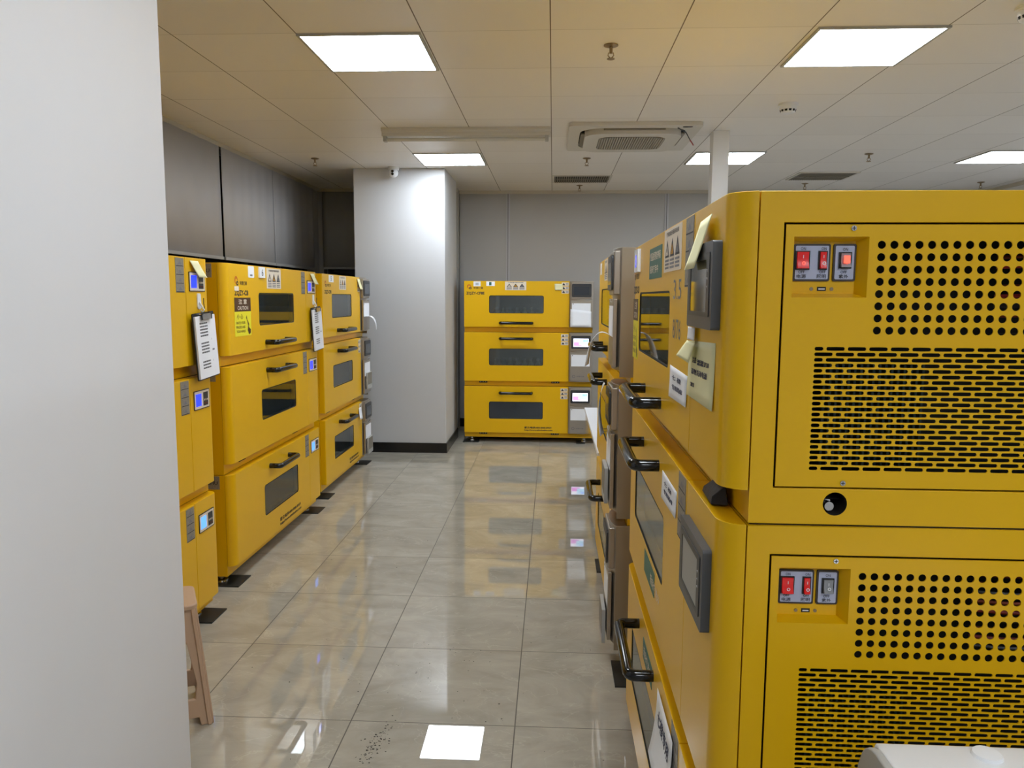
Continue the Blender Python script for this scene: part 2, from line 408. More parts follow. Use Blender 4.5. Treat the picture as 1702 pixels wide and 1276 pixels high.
def sprinkler(x, y, label):
    r = empty('sprinkler', (x, y, ZC), 0, label, 'sprinkler', 'ceiling sprinklers')
    MB().lathe([(.001, 0), (.034, 0), (.036, -.004), (.02, -.01), (.001, -.01)], (0, 0, 0), 'brass', 20).build('escutcheon', r)
    m = MB(); m.cyl((0, 0, -.008), (0, 0, -.04), .008, 'brass', 10)
    m.tube([(-.011, 0, -.036), (-.014, 0, -.05), (0, 0, -.064)], .0025, 'brass', 6).tube([(.011, 0, -.036), (.014, 0, -.05), (0, 0, -.064)], .0025, 'brass', 6)
    m.build('sprinkler_head', r)
    MB().cyl((0, 0, -.064), (0, 0, -.067), .019, 'brass', 16).build('deflector', r)
for x, y, l in ((.27, 3.93, 'bronze ceiling sprinkler nearest the camera, between the two near light panels'),
                (-2.14, 6.95, 'bronze ceiling sprinkler over the left incubator row by the blinds'),
                (.286, 7.0, 'bronze ceiling sprinkler just beyond the air conditioner'),
                (2.668, 6.85, 'bronze ceiling sprinkler in front of the right air vent'),
                (.279, 8.65, 'bronze ceiling sprinkler by the back wall beyond the left vent'),
                (2.68, 8.56, 'bronze ceiling sprinkler by the back wall beyond the right vent'),
                (4.476, 8.5, 'bronze ceiling sprinkler in the far right corner')): sprinkler(x, y, l)
def smoke(x, y, label):
    r = empty('smoke_detector', (x, y, ZC), 0, label, 'smoke detector')
    MB().lathe([(.001, 0), (.062, 0), (.062, -.012), (.05, -.016), (.001, -.016)], (0, 0, 0), 'white_plastic', 32).build('base', r)
    m = MB(); m.lathe([(.001, -.016), (.05, -.016), (.052, -.03), (.044, -.052), (.036, -.058), (.001, -.058)], (0, 0, 0), 'white_plastic', 32)
    for a in range(0, 360, 30):
        t = math.radians(a); m.add([(.0505*math.cos(t+s)*q, .0505*math.sin(t+s)*q, z) for s, q, z in ((-.17, 1.0, -.038), (.17, 1.0, -.038), (.17, .93, -.05), (-.17, .93, -.05))], [(0, 1, 2, 3)], 'black_matte')
    m.build('sensor_head', r)
smoke(1.476, 5.12, 'round white smoke detector on the ceiling near the slim white post')
smoke(2.0, 3.5, 'round white smoke detector at the right edge of the photo, beside the near right light')

# dome camera on the square column top
r = empty('security_camera', (-1.53, 7.43, ZC), 0, 'small white dome camera on the ceiling in front of the square column', 'security camera')
MB().lathe([(.001, 0), (.055, 0), (.05, -.03), (.001, -.032)], (0, 0, 0), 'white_plastic', 28).build('mount', r)
m = MB(); pr = [(.001, .046)]+[(.046*math.sin(t*PI/12), .046*math.cos(t*PI/12)) for t in range(1, 12)]+[(.001, -.046)]
m.lathe(pr, (0, -.01, -.055), 'white_plastic', 24); m.build('dome', r)
m = MB()
for z in (-.045, -.07): m.cyl((0, -.048, z), (0, -.058, z-.002), .0125, 'black_gloss', 16)
m.build('lens', r)

# air conditioner cassette
r = empty('air_conditioner', (.57, 6.05, ZC), 0, 'white ceiling cassette air conditioner with a round-cornered grille and a loose wire', 'air conditioner')
down = lambda u, v, d: (u, v, -d)
MB().plate(rrect(-.47, .47, -.47, .47, .04), [list(reversed(rrect(-.385, .385, -.385, .385, .16, 8)))], down, 0, .028, 'ac_white').build('surround', r, bevel=.006)
MB().plate(rrect(-.385, .385, -.385, .385, .16, 8), [], down, 0.002, .006, 'black_matte').build('air_slot', r)
m = MB(); m.plate(rrect(-.35, .35, -.35, .35, .13, 8), [list(reversed(rrect(-.245, .245, -.245, .245, .09, 8)))], down, .01, .06, 'ac_white')
m.build('center_panel', r, bevel=.012, seg=3)
g = MB(); g.plate(rrect(-.246, .246, -.246, .246, .09, 8), [], down, .035, .05, 'vent_slat')
for i in range(27):
    x = -.234+i*.018; h = .235 if abs(x) < .15 else .235-(abs(x)-.15)*.5
    g.box(x-.005, x+.005, -h, h, -.062, -.049, 'ac_grille')
for i in range(9):
    y = -.2+i*.05; g.box(-.235, .235, y-.003, y+.003, -.063, -.05, 'ac_grille')
g.build('intake_grille', r)
for k in range(4):
    a = k*PI/2; c, s = math.cos(a), math.sin(a)
    fr = lambda u, v, d, c=c, s=s: (u*c-v*s, u*s+v*c, -d)
    o = MB().plate(rrect(-.22, .22, -.378, -.345, .014), [], fr, .022, .034, 'vent_slat').build('louver', r, bevel=.003)
m = MB(); m.tube([(.3, -.4, -.03), (.37, -.33, -.05), (.42, -.2, -.075), (.455, -.12, -.09)], .004, 'black', 6).tube([(.42, -.2, -.075), (.445, -.15, -.088), (.46, -.11, -.094)], .0048, 'wire_red', 6)
m.build('wire', r)
m = MB(); m.plate(rrect(.33, .4, -.44, -.41, .014), [], down, .026, .031, 'black_gloss'); m.build('receiver_window', r)

# batten lamp
r = empty('batten_lamp', (-1.27, 5.72, ZC), 0, 'long unlit fluorescent batten with a bare tube on the ceiling', 'lamp')
m = MB(); m.prism([(0, 0), (.14, 0), (.14, -.02), (.11, -.03), (.11, -.055), (.03, -.055), (.03, -.03), (0, -.02)], 0, 1.24, 'ac_white', lambda a, b, c: (c, a, b)); m.build('housing', r, bevel=.003)
for x in (.01, 1.2): MB().box(x, x+.025, .03, .08, -.092, -.05, 'grey_plastic').build('lamp_holder', r, bevel=.003)
MB().cyl((.035, .05, -.078), (1.2, .05, -.078), .013, 'tube_glass', 16).build('tube', r)

# ceiling vents
def vent(x0, x1, y0, y1, label, dark):
    r = empty('ceiling_vent', (x0, y0, ZC), 0, label, 'air vent', 'ceiling air vents')
    W, D = x1-x0, y1-y0; k = .022
    MB().plate([(0, 0), (W, 0), (W, D), (0, D)], [[(k, k), (k, D-k), (W-k, D-k), (W-k, k)]], down, 0, .01, 'ac_white').build('frame', r)
    MB().box(k, W-k, k, D-k, -.003, -.001, dark).build('backing', r)
    m = MB(); n = int((W-2*k)/.022)
    for i in range(n):
        x = k+(i+.5)*(W-2*k)/n; m.box(x-.0045, x+.0045, k, D-k, -.012, -.004, 'vent_slat')
    m.box(k, W-k, D/2-.01, D/2+.01, -.013, -.004, 'vent_slat')
    m.build('slats', r)
vent(-.02, .585, 7.95, 8.42, 'slatted ceiling air vent by the back wall, left of the two', 'vent_dark')
vent(2.39, 2.97, 7.8, 8.28, 'slatted ceiling air vent by the back wall, right of the two', 'vent_slat')

# ------------------------------------------------------------------ stickers on door fronts (local front frame)
def sticker(parent, name, x0, x1, z0, z1, bg, fn=None, fr=front, d=-.0012, label=None, r=.0):
    m = MB(); m.slab(fr, x0, x1, z0, z1, d, 0, bg, r=r)
    if fn: fn(m, d-.0005)
    o = m.build(name, parent, recalc=False)
    if label: o['label'] = label
    return o
def warn3(parent, x0, x1, z0, z1, fr=front, d=-.0012):
    W, H = x1-x0, z1-z0
    def fn(m, d):
        m.text('使用前请仔细阅读说明', fr, x0+W*.14, x1-W*.14, z1-H*.17, z1-H*.06, d, 'ink')
        for i in range(3):
            c = x0+W*(.2+.3*i); m.tri(fr, c, z0+H*.34, W*.25, H*.42, d, 'ink'); m.tri(fr, c, z0+H*.39, W*.15, H*.25, d-.0004, ('sticker', 'stain', 'ink_grey')[i])
            m.text('!', fr, c-.003, c+.003, z0+H*.4, z0+H*.55, d-.0008, 'ink')
            for j in range(3): m.quad(fr, c-W*.12, c+W*.12, z0+H*(.07+.085*j), z0+H*(.12+.085*j), d, 'ink_grey')
    return sticker(parent, 'warning_sticker', x0, x1, z0, z1, 'sticker', fn, fr, d)
def warncol(parent, x0, x1, z1, h=.12, fr=front):
    m = MB(); W = x1-x0; k = h/3
    for i in range(3):
        b = z1-(i+1)*k+.004; m.slab(fr, x0, x1, b, b+k-.006, -.0012, 0, 'sticker', r=.004)
        m.tri(fr, x0+W*.28, b+.006, W*.42, k*.6, -.0017, 'ink')
        for j in range(2): m.quad(fr, x0+W*.56, x0+W*.92, b+.008+j*.012, b+.014+j*.012, -.0017, 'ink_grey')
    return m.build('warning_sticker', parent, recalc=False)
def strip(parent, x0, x1, z0, z1, fr=front):
    def fn(m, d):
        n = max(2, int((z1-z0)/.035))
        for i in range(n):
            zc = z0+(z1-z0)*(i+.25)/n; m.tri(fr, (x0+x1)/2, zc, (x1-x0)*.45, (z1-z0)/n*.45, d, 'ink_grey')
            m.quad(fr, x0+.004, x1-.004, zc-.008, zc-.005, d, 'ink')
    return sticker(parent, 'metal_label', x0, x1, z0, z1, 'sticker_grey', fn, fr)
def caution(parent, x0, x1, z0, z1, fr=front):
    W, H = x1-x0, z1-z0; zm = z1-H*.36
    def fn(m, d):
        m.quad(fr, x0, x1, zm, z1, d, 'ink_brown')
        m.text('注 意', fr, x0+W*.25, x0+W*.75, zm+H*.19, zm+H*.32, d-.0004, 'sticker')
        m.text('CAUTION', fr, x0+W*.18, x0+W*.82, zm+H*.04, zm+H*.14, d-.0004, 'sticker')
        m.text('小 心', fr, x0+W*.12, x0+W*.5, zm-H*.2, zm-H*.06, d, 'ink_brown')
        for i, t in enumerate(('WATCH YOUR', 'FINGERS AND', 'YOUR HANDS')):
            m.text(t, fr, x0+W*.08, x0+W*.62, zm-H*(.33+.11*i), zm-H*(.26+.11*i), d, 'ink_brown')
        h = [(.72, .1), (.68, .17), (.8, .26), (.86, .34), (.84, .42), (.96, .48), (.95, .58), (.84, .62), (.76, .5), (.8, .38), (.76, .28)]
        m.plate([(x0+W*a, zm-H*b) for a, b in h], [], fr, d, d-.0003, 'ink_brown', back=False, wall=False)
    return sticker(parent, 'caution_sticker', x0, x1, z0, z1, 'sticker_lime', fn, fr)
def logo(parent, x, z, model, fr=front, s=1., sub='知楚仪器'):
    m = MB(); r = .017*s
    ring = [(x+r*math.cos(t)*1.0, z+r*math.sin(t)) for t in [i*2*PI/20 for i in range(20)]]
    hole = [(x+r*.1+r*.55*math.cos(t), z-r*.2+r*.55*math.sin(t)) for t in [-i*2*PI/16 for i in range(16)]]
    m.plate(ring, [hole], fr, -.0008, -.0004, 'orange', back=False, wall=False)
    m.plate(rrect(x+r*.1, x+r*1.25, z-r*1.35, z-r*.3, r*.3), [rrect(x+r*.4, x+r*.95, z-r*1.05, z-r*.6, r*.2)[::-1]], fr, -.0012, -.0008, 'ink', back=False, wall=False)
    m.text(sub, fr, x+r*2.2, x+r*6.8, z-r*1.2, z-r*.2, -.0008, 'ink_brown', .02)
    m.text(model, fr, x-r*1.3, x+r*7.4, z-r*4.1, z-r*2.5, -.0008, 'ink', .035)
    return m.build('logo', parent, recalc=False)
def service_text(parent, x0, x1, z0, z1, fr=front):
    m = MB(); H = z1-z0
    m.text('服务电话:400-808-8959', fr, x0, x1-.01, z0+H*.55, z1, -.0008, 'ink', .035)
    m.text('http://www.zhichushu.com', fr, x0, x1, z0, z0+H*.42, -.0008, 'ink', .035)
    return m.build('service_text', parent, recalc=False)

# ------------------------------------------------------------------ incubator units
D, FT = .85, .045
ZU = [1.182, .608, .052]; HU = [.536, .571, .553]      # top, middle, bottom unit: base height and unit height
STRIP = .055
def handle(parent, x0, x1, z, out=.065):
    m = MB(); r = .0155; pts = [(x0, 0, z)]
    def arc(cx, cy, a0, a1, rr=.02): return [(cx+rr*math.cos(math.radians(a0+(a1-a0)*i/5)), cy+rr*math.sin(math.radians(a0+(a1-a0)*i/5)), z) for i in range(6)]
    pts = [(x0, 0.0, z)]+arc(x0+.02, -out+.02, 180, 270)+arc(x1-.02, -out+.02, 270, 360)+[(x1, 0.0, z)]
    m.tube(pts, r, 'black_gloss', 14)
    return m.build('handle', parent)
def window_glass(door, x0, x1, z0, z1, m='glass'):
    g = MB(); g.slab(front, x0-.004, x1+.004, z0-.004, z1+.004, .003, .008, m); g.build('window_glass', door)
def make_unit(lvl, kind, L, Ld, win, hnd, loc, rz, label, group, dot=False, service_panel=False, glass='glass', zo=0):
    H = HU[lvl]; zt = H
    r = empty('incubator_shaker', (loc[0], loc[1], ZU[lvl]+zo), rz, label, 'incubator', group)
    wx0, wx1, wz0, wz1 = win
    # ---- body
    b = MB(); y0, y1 = FT, D
    ch = [(wx0-.06, wz0-.05), (wx0-.06, wz1+.04), (wx1+.06, wz1+.04), (wx1+.06, wz0-.05)]
    b.plate([(0, 0), (L, 0), (L, H), (0, H)], [ch], front, y0, y0+.004, 'yellow', back=False, wall=False)
    b.add([(0, y0, 0), (0, y1, 0), (0, y1, H), (0, y0, H)], [(0, 1, 2, 3)], 'yellow')
    b.add([(0, y1, 0), (L, y1, 0), (L, y1, H), (0, y1, H)], [(0, 1, 2, 3)], 'yellow')
    b.add([(0, y0, H), (L, y0, H), (L, y1, H), (0, y1, H)], [(0, 1, 2, 3)], 'yellow')
    b.add([(0, y0, 0), (L, y0, 0), (L, y1, 0), (0, y1, 0)], [(0, 1, 2, 3)], 'yellow')
    side = lambda u, v, d: (L-d, u, v)
    PZ0, PZ1, PY0, PY1 = .06, H-.049, .083, .80
    if service_panel:
        b.plate([(y0, .0575), (y1, .0575), (y1, H), (y0, H)], [[(PY0, PZ0), (PY0, PZ1), (PY1, PZ1), (PY1, PZ0)]], side, 0, .012, 'yellow', back=False, wall=False)
        b.add([side(u_, v_, d_) for u_, v_ in ((PY0, PZ0), (PY1, PZ0), (PY1, PZ1), (PY0, PZ1)) for d_ in (0, .012)], [(0, 2, 3, 1), (2, 4, 5, 3), (4, 6, 7, 5), (6, 0, 1, 7)], 'yellow')
        b.plate([(y0, 0), (y1, 0), (y1, .0575), (y0, .0575)], [[(.1835+.0195*math.cos(-t*PI/12), .035+.0195*math.sin(-t*PI/12)) for t in range(24)]], side, 0, .012, 'yellow', back=False, wall=False)
        for z0_, z1_, y0_, y1_ in ((PZ0-.02, PZ1+.02, PY0-.02, PY1+.02),):
            xi = L-.14; b.add([(L-.012, y0_, z0_), (xi, y0_, z0_), (xi, y1_, z0_), (L-.012, y1_, z0_), (L-.012, y0_, z1_), (xi, y0_, z1_), (xi, y1_, z1_), (L-.012, y1_, z1_)],
                              [(0, 1, 2, 3), (4, 5, 6, 7), (0, 1, 5, 4), (2, 3, 7, 6), (1, 2, 6, 5)], 'cavity')
        b.box(L-.1, L-.013, .155, .212, .006, .0395+.02, 'cavity') if 0 else None
    else:
        b.add([(L, y0, 0), (L, y1, 0), (L, y1, H), (L, y0, H)], [(0, 1, 2, 3)], 'yellow')
    a, c = ch[0], ch[2]; yb = .52
    b.add([(a[0], y0, a[1]), (c[0], y0, a[1]), (c[0], yb, a[1]), (a[0], yb, a[1]), (a[0], y0, c[1]), (c[0], y0, c[1]), (c[0], yb, c[1]), (a[0], yb, c[1])],
          [(0, 1, 2, 3), (4, 5, 6, 7), (0, 3, 7, 4), (1, 2, 6, 5), (3, 2, 6, 7)], 'chamber')
    if service_panel: b.tube([(L-.06, .1835, .035), (L-.0005, .1835, .035)], .0195, 'vent_dark', 24, caps=False).cyl((L-.062, .1835, .035), (L-.06, .1835, .035), .0195, 'cavity', 24)
    body = b.build('body', r, bevel=.0015)
    if lvl: MB().box(.006, L-.004, FT+.004, D-.006, H, H+.003, 'black_matte').build('seam_shade', r)  # shade of the gap between stacked units, painted as an added black slab
    # ---- door
    dr = MB(); R = .045 if kind != 'steel' else .006; n = 7
    holes = [rrect(wx0, wx1, wz0, wz1, .018)[::-1]]
    dr.plate([(R, STRIP), (Ld-.002, STRIP), (Ld-.002, H), (R, H)], holes, front, 0, FT-.002, 'yellow')
    arc = [(R-R*math.sin(i*PI/2/n), R-R*math.cos(i*PI/2/n)) for i in range(n+1)]
    dr.prism([(R, FT-.002)]+[(x, min(y, FT-.002)) for x, y in arc], STRIP, H, 'yellow')
    door = dr.build('door', r, bevel=.0012)
    window_glass(door, wx0, wx1, wz0, wz1, glass)
    g = MB(); g.plate(rrect(wx0, wx1, wz0, wz1, .018), [rrect(wx0+.005, wx1-.005, wz0+.005, wz1-.005, .015)[::-1]], front, .0008, .0028, 'black_matte'); g.build('window_seal', door)
    if hnd: handle(door, *hnd)
    # hinges / latches on the recessed strip below
    if lvl > 0:
        for hx in (.14*L/1.36+.02, .685*L):
            hb = MB(); hb.slab(front, hx, hx+.085, STRIP-.022, STRIP-.001, FT-.012, FT, 'ink_brown' if kind == 'lcd' else 'black')
            for q in range(3): hb.slab(front, hx+.01+q*.026, hx+.02+q*.026, STRIP-.016, STRIP-.008, FT-.014, FT-.012, 'grey_plastic')
            hb.build('hinge', r)
    # ---- control end
    if kind == 'steel':
        c0, c1 = Ld+.002, L; B = .022
        bow = [(c0, .044), (c0, 0)]+[(c0+(c1-c0)*i/10, -B*math.sin(PI*i/10)**.8 if 0 < i < 10 else 0) for i in range(1, 10)]+[(c1, 0), (c1, .044)]
        cp = MB(); cp.prism(bow, STRIP, H, 'steel'); cp.box(c1-.001, c1+.002, .001, .3, STRIP*.5, H, 'steel_end')
        cp = cp.build('control_column', r, bevel=.0015)
        f2 = lambda u, v, d: (u, d-B*math.sin(PI*max(0, min(1, (u-c0)/(c1-c0))))**.8 if 0 < (u-c0)/(c1-c0) < 1 else d, v)
        flat = lambda u, v, d: (u, d-B, v)
        m = MB(); m.box(c0+.012, c1-.012, -B-.006, .0, H-.185, H-.012, 'steel'); m.build('screen_bezel', cp, bevel=.006)
        m = MB(); m.slab(flat, c0+.02, c1-.02, H-.165, H-.028, -.014, 0, 'hmi_edge', r=.012); m.build('screen_frame', cp, bevel=.003)
        m = MB(); sx0, sx1, sz0, sz1 = c0+.042, c1-.042, H-.143, H-.058
        if dot:
            m.quad(flat, sx0, sx1, sz0, sz1, -.0148, 'glow_white'); m.quad(flat, sx0+.005, sx0+.09, sz0+.008, sz0+.05, -.0152, 'glow_pink')
            m.quad(flat, sx0+.06, sx1-.004, sz0+.02, sz1-.006, -.0155, 'glow_sky'); m.text('25.0', flat, sx1-.055, sx1-.01, sz1-.03, sz1-.012, -.016, 'lcd_blue')
        else: m.slab(flat, sx0, sx1, sz0, sz1, -.0148, -.0142, 'lcd_off')
        m.build('display', cp)
        zz = H-.2
        m = MB(); arcp = [(c0+.012, zz)]+[(c0+.012+(c1-c0-.024)*i/10, zz-.012*math.sin(PI*i/10)) for i in range(1, 10)]+[(c1-.012, zz), (c1-.012, STRIP+.01), (c0+.012, STRIP+.01)]
        m.plate(arcp, [], flat, -.005, .01, 'steel'); pd = m.build('printer_door', cp, bevel=.002)
        m = MB(); m.slab(flat, c0+.022, c1-.026, zz-.15, zz-.028, -.0062, -.005, 'paper'); m.slab(flat, c0+.03, c0+.04, zz-.04, zz-.032, -.0068, -.0062, 'ink_grey'); m.build('paper_card', pd)
        m = MB(); lx = c0+.05; lz = STRIP+.06
        m.plate([(lx+.016*math.cos(t*PI/10), lz+.016*math.sin(t*PI/10)) for t in range(20)], [[(lx+.011*math.cos(-t*PI/8), lz+.011*math.sin(-t*PI/8)) for t in range(16)]], flat, -.0056, -.0052, 'ink_grey', back=False, wall=False)
        m.text('知楚仪器', flat, lx+.03, lx+.11, lz-.007, lz+.007, -.0056, 'ink_grey')
        if lvl > 0: m.build('logo', pd, recalc=False)
        warncol(door, Ld-.085, Ld-.008, H-.012)
    else:
        c0 = Ld+.001; RR = .045
        arc = [(L-RR+RR*math.sin(i*PI/2/n), RR-RR*math.cos(i*PI/2/n)) for i in range(n+1)]
        cp = MB(); cp.prism([(c0, FT-.002), (c0, 0)]+[(x, min(y, FT-.002)) for x, y in arc], STRIP, H, 'yellow')
        cp = cp.build('control_panel', r, bevel=.0012)
        if kind == 'lcd':
            x0 = c0+.03; x1 = L-.055; z1 = H-.062; z0 = z1-.088
            m = MB(); m.slab(front, x0, x1, z0, z1, -.003, 0, 'dark_frame', r=.004).slab(front, x0+.004, x1-.004, z0+.004, z1-.004, -.0036, -.003, 'sticker', r=.003); k = m.build('controller', cp)
            W = x1-x0
            m = MB(); m.slab(front, x0+W*.1, x0+W*.44, z0+.016, z1-.016, -.005, -.0036, 'lcd_blue' if lvl < 2 else 'lcd_pale'); m.build('display', k)
            m = MB(); m.slab(front, x0+W*.58, x0+W*.88, z0+.013, z1-.013, -.005, -.0036, 'hmi_edge')
            for q in range(3):
                m.slab(front, x0+W*(.62+.09*q), x0+W*(.66+.09*q), z0+.036, z0+.044, -.0058, -.005, 'sticker')
                m.slab(front, x0+W*(.62+.09*q), x0+W*(.67+.09*q), z0+.02, z0+.026, -.0058, -.005, 'copper')
            m.build('keypad', k)
            strip(door, Ld-.088, Ld-.012, H-.155, H-.006)
            sd = lambda u, v, d: (d, u, v)
            sticker(r, 'metal_label', .07, .2, H-.075, H-.004, 'sticker_grey', lambda m, d: m.text('ZHICHU', sd, .19, .08, H-.05, H-.03, -.002, 'ink'), sd, -.0012) if lvl != 9 else None
        else:
            x0, x1 = (1.165, 1.395); z1 = H-.072+(.008 if lvl else 0); z0 = z1-.15
            m = MB(); m.slab(front, x0, x1, z0, z1, -.016, 0, 'hmi_frame', r=.006); k = m.build('screen_frame', cp, bevel=.004)
            m = MB(); m.plate(rrect(x0+.018, x1-.018, z0+.022, z1-.018, .003), [rrect(x0+.036, x1-.042, z0+.03, z1-.03, .002)[::-1]], front, -.0175, -.0155, 'hmi_edge'); m.build('screen_surround', k, bevel=.0006)
            m = MB(); m.slab(front, x0+.034, x1-.04, z0+.028, z1-.028, -.0166, -.015, 'hmi_glass' if lvl == 0 else 'hmi_matte'); m.build('display', k)
            m = MB()
            for q in range(3): m.cyl((x1-.033, -.018, z0+.075+q*.014), (x1-.033, -.0165, z0+.07+q*.014), .0009, 'paper', 8)
            m.build('indicator', k)
            strip(door, Ld-.10, Ld-.012, H-.145, H-.003)
    # ---- service panel on the end face
    if service_panel:
        sp = MB(); RX0, RX1 = .099, .215; rz1 = zt-.071; rz0 = zt-.166      # switch recess
        hx0, hz1, hp = .2345, zt-.0835, .0192                               # round holes
        sx0, szt, sp_x, sp_z = .1395, zt-.2475, .0335, .00885               # slots
        g = .003; py0, py1, pz0, pz1 = PY0+g, PY1-g, PZ0+g, PZ1-g
        holes = [[(RX0, rz0), (RX0, rz1), (RX1, rz1), (RX1, rz0)]]
        HB0, HB1 = hz1-7*hp-hp/2, hz1+hp/2; ncol = int((py1-.03-hx0)/hp)
        hxe = hx0-hp/2+ncol*hp; nrow = int((szt-(pz0+.028))/sp_z)+1; szb = szt-nrow*sp_z+sp_z/2; szt2 = szt+sp_z/2
        ns = int((py1-.03-sx0)/sp_x); sxe = sx0+ns*sp_x
        # frame regions around the two perforated fields
        def rc(a0, a1, b0, b1): sp.plate([(a0, b0), (a1, b0), (a1, b1), (a0, b1)], [], side, 0, .002, 'yellow', back=False, wall=False)
        sp.plate([(py0, HB0), (hx0-hp/2, HB0), (hx0-hp/2, pz1), (py0, pz1)], holes, side, 0, .002, 'yellow', back=False, wall=False)
        rc(hx0-hp/2, py1, HB1, pz1); rc(hxe, py1, HB0, HB1); rc(py0, py1, szt2, HB0)
        rc(py0, sx0-.003, szb, szt2); rc(sxe+.001, py1, szb, szt2); rc(py0, py1, pz0, szb)
        # outer rim of the panel
        sp.plate([(py0, pz0), (py1, pz0), (py1, pz1), (py0, pz1)], [[(py0+.0001, pz0+.0001), (py0+.0001, pz1-.0001), (py1-.0001, pz1-.0001), (py1-.0001, pz0+.0001)]], side, 0, .003, 'yellow', back=False)
        NS = 16; rr = .0064
        def ringcell(cx, cz, w_, h_, inner):
            # inner: loop of 16 points ccw starting at angle 0; outer matched on the cell border
            outer = []
            for i in range(16):
                k4 = i/4.
                t = i*PI/8; cxx, czz = math.cos(t), math.sin(t); q = max(abs(cxx), abs(czz))
                outer.append((cx+cxx/q*w_/2, cz+czz/q*h_/2))
            vs = [side(*p, 0) for p in outer]+[side(*p, 0) for p in inner]+[side(*p, .0018) for p in inner]
            fs = [(i, (i+1) % 16, (i+1) % 16+16, i+16) for i in range(16)]+[(i+16, (i+1) % 16+16, (i+1) % 16+32, i+32) for i in range(16)]
            sp.add(vs, fs, 'yellow')
        for i in range(ncol):
            for j in range(8):
                cx, cz = hx0+i*hp, hz1-j*hp
                ringcell(cx, cz, hp, hp, [(cx+rr*math.cos(t*PI/8), cz+rr*math.sin(t*PI/8)) for t in range(16)])
        def stadium(cx, cz, ln, h_):
            R_ = h_/2; e = ln/2-R_; P = []
            for t in range(16):
                a = t*PI/8; sx = 1 if math.cos(a) > .01 else (-1 if math.cos(a) < -.01 else 0)
                P.append((cx+sx*e+R_*math.cos(a), cz+R_*math.sin(a)))
            return P
        for j in range(nrow):
            cz = szt-j*sp_z; x = sx0-.003; first = True; short = (j % 2 == 0)
            while x < sxe+.0005:
                w_ = (sp_x*.55 if (short and first) else sp_x); first = False
                if x+w_ > sxe+.001: w_ = sxe+.001-x
                if w_ < .0095: rc(x, x+w_, cz-sp_z/2, cz+sp_z/2); break
                ringcell(x+w_/2, cz, w_, sp_z, stadium(x+w_/2, cz, w_-.0045, .0062)); x += w_
        spo = sp.build('service_panel', r, recalc=False)
        rb = MB(); dp = .022          # switch recess box
        A = [side(RX0, rz0, 0), side(RX1, rz0, 0), side(RX1, rz1, 0), side(RX0, rz1, 0)]; B_ = [side(RX0+.003, rz0+.006, dp), side(RX1-.012, rz0+.006, dp), side(RX1-.012, rz1-.006, dp), side(RX0+.003, rz1-.006, dp)]
        rb.add(A+B_, [(0, 1, 5, 4), (1, 2, 6, 5), (2, 3, 7, 6), (3, 0, 4, 7), (4, 5, 6, 7)], 'yellow'); rbo = rb.build('switch_recess', spo)
        sf = lambda u, v, d: side(u, v, dp+d)
        def plate_(a0, a1, b0, b1):
            m = MB(); m.slab(sf, a0, a1, b0, b1, -.003, 0, 'dark_frame', r=.003).slab(sf, a0+.003, a1-.003, b0+.003, b1-.003, -.0036, -.003, 'switch_plate', r=.002); return m
        za, zb = rz1-.069, rz1-.010
        def t(m, s_, cx, cz, w_, h_, mt='ink'): m.text(s_, sf, cx-w_/2, cx+w_/2, cz-h_/2, cz+h_/2, -.0040, mt)
        m = plate_(RX0+.006, RX0+.064, za, zb)
        t(m, 'ON', RX0+.0205, zb-.0075, .008, .0046); t(m, 'ON', RX0+.053, zb-.0075, .008, .0046)
        t(m, 'OFF', RX0+.019, za+.0145, .010, .0046); t(m, 'OFF', RX0+.052, za+.0145, .010, .0046)
        t(m, '电源', RX0+.019, za+.0075, .015, .0062); t(m, '照明', RX0+.0505, za+.0075, .015, .0062)
        p1 = m.build('switch_plate', rbo, recalc=False)
        m = plate_(RX0+.0685, RX0+.104, za, zb); c2 = RX0+.0865
        t(m, 'ON', c2, zb-.0085, .008, .0046); t(m, 'OFF', c2-.001, za+.0145, .010, .0046); t(m, '紫外', c2-.001, za+.0075, .015, .0062)
        p2 = m.build('switch_plate', rbo, recalc=False)
        def rocker(cx, w_, hh, col, mark, lit):
            m = MB(); cz = (za+zb)/2+.0035
            m.slab(sf, cx-w_/2-.0025, cx+w_/2+.0025, cz-hh/2-.002, cz+hh/2+.002, -.006, -.0036, 'black')
            # tilted rocker face
            a0, a1, b0, b1 = cx-w_/2, cx+w_/2, cz-hh/2, cz+hh/2; zmid = cz
            vs = [sf(a0, b0, -.0125), sf(a1, b0, -.0125), sf(a1, zmid, -.008), sf(a0, zmid, -.008), sf(a1, b1, -.009), sf(a0, b1, -.009)]
            bs = [sf(a0, b0, -.005), sf(a1, b0, -.005), sf(a1, b1, -.005), sf(a0, b1, -.005)]
            m.add(vs+bs, [(0, 1, 2, 3), (3, 2, 4, 5), (0, 1, 7, 6), (5, 4, 8, 9), (0, 3, 5, 9, 6), (1, 2, 4, 8, 7)], col)
            ring = [(cx+.0028*math.cos(q*PI/8), b0+.008+.0028*math.sin(q*PI/8)) for q in range(16)]
            hol = [(cx+.0017*math.cos(-q*PI/8), b0+.008+.0017*math.sin(-q*PI/8)) for q in range(16)]
            m.plate(ring, [hol], sf, -.0131, -.0128, 'red_lit' if lit else 'paper', back=False, wall=False)
            m.quad(sf, cx-.0005, cx+.0005, b1-.01, b1-.005, -.0096, 'paper')
            if lit == 2:
                m.quad(sf, cx-.005, cx+.005, b0+.006, b0+.018, -.0134, 'red_lit')
            m.build('rocker_switch', rbo)
        rocker(RX0+.0195, .018, .026, 'red_switch', 'O', 1 if lvl == 0 else 0)
        rocker(RX0+.0515, .009, .026, 'red_switch', 'O', 0)
        rocker(c2, .015, .022, 'silver_switch', '', 2 if lvl == 0 else 0)
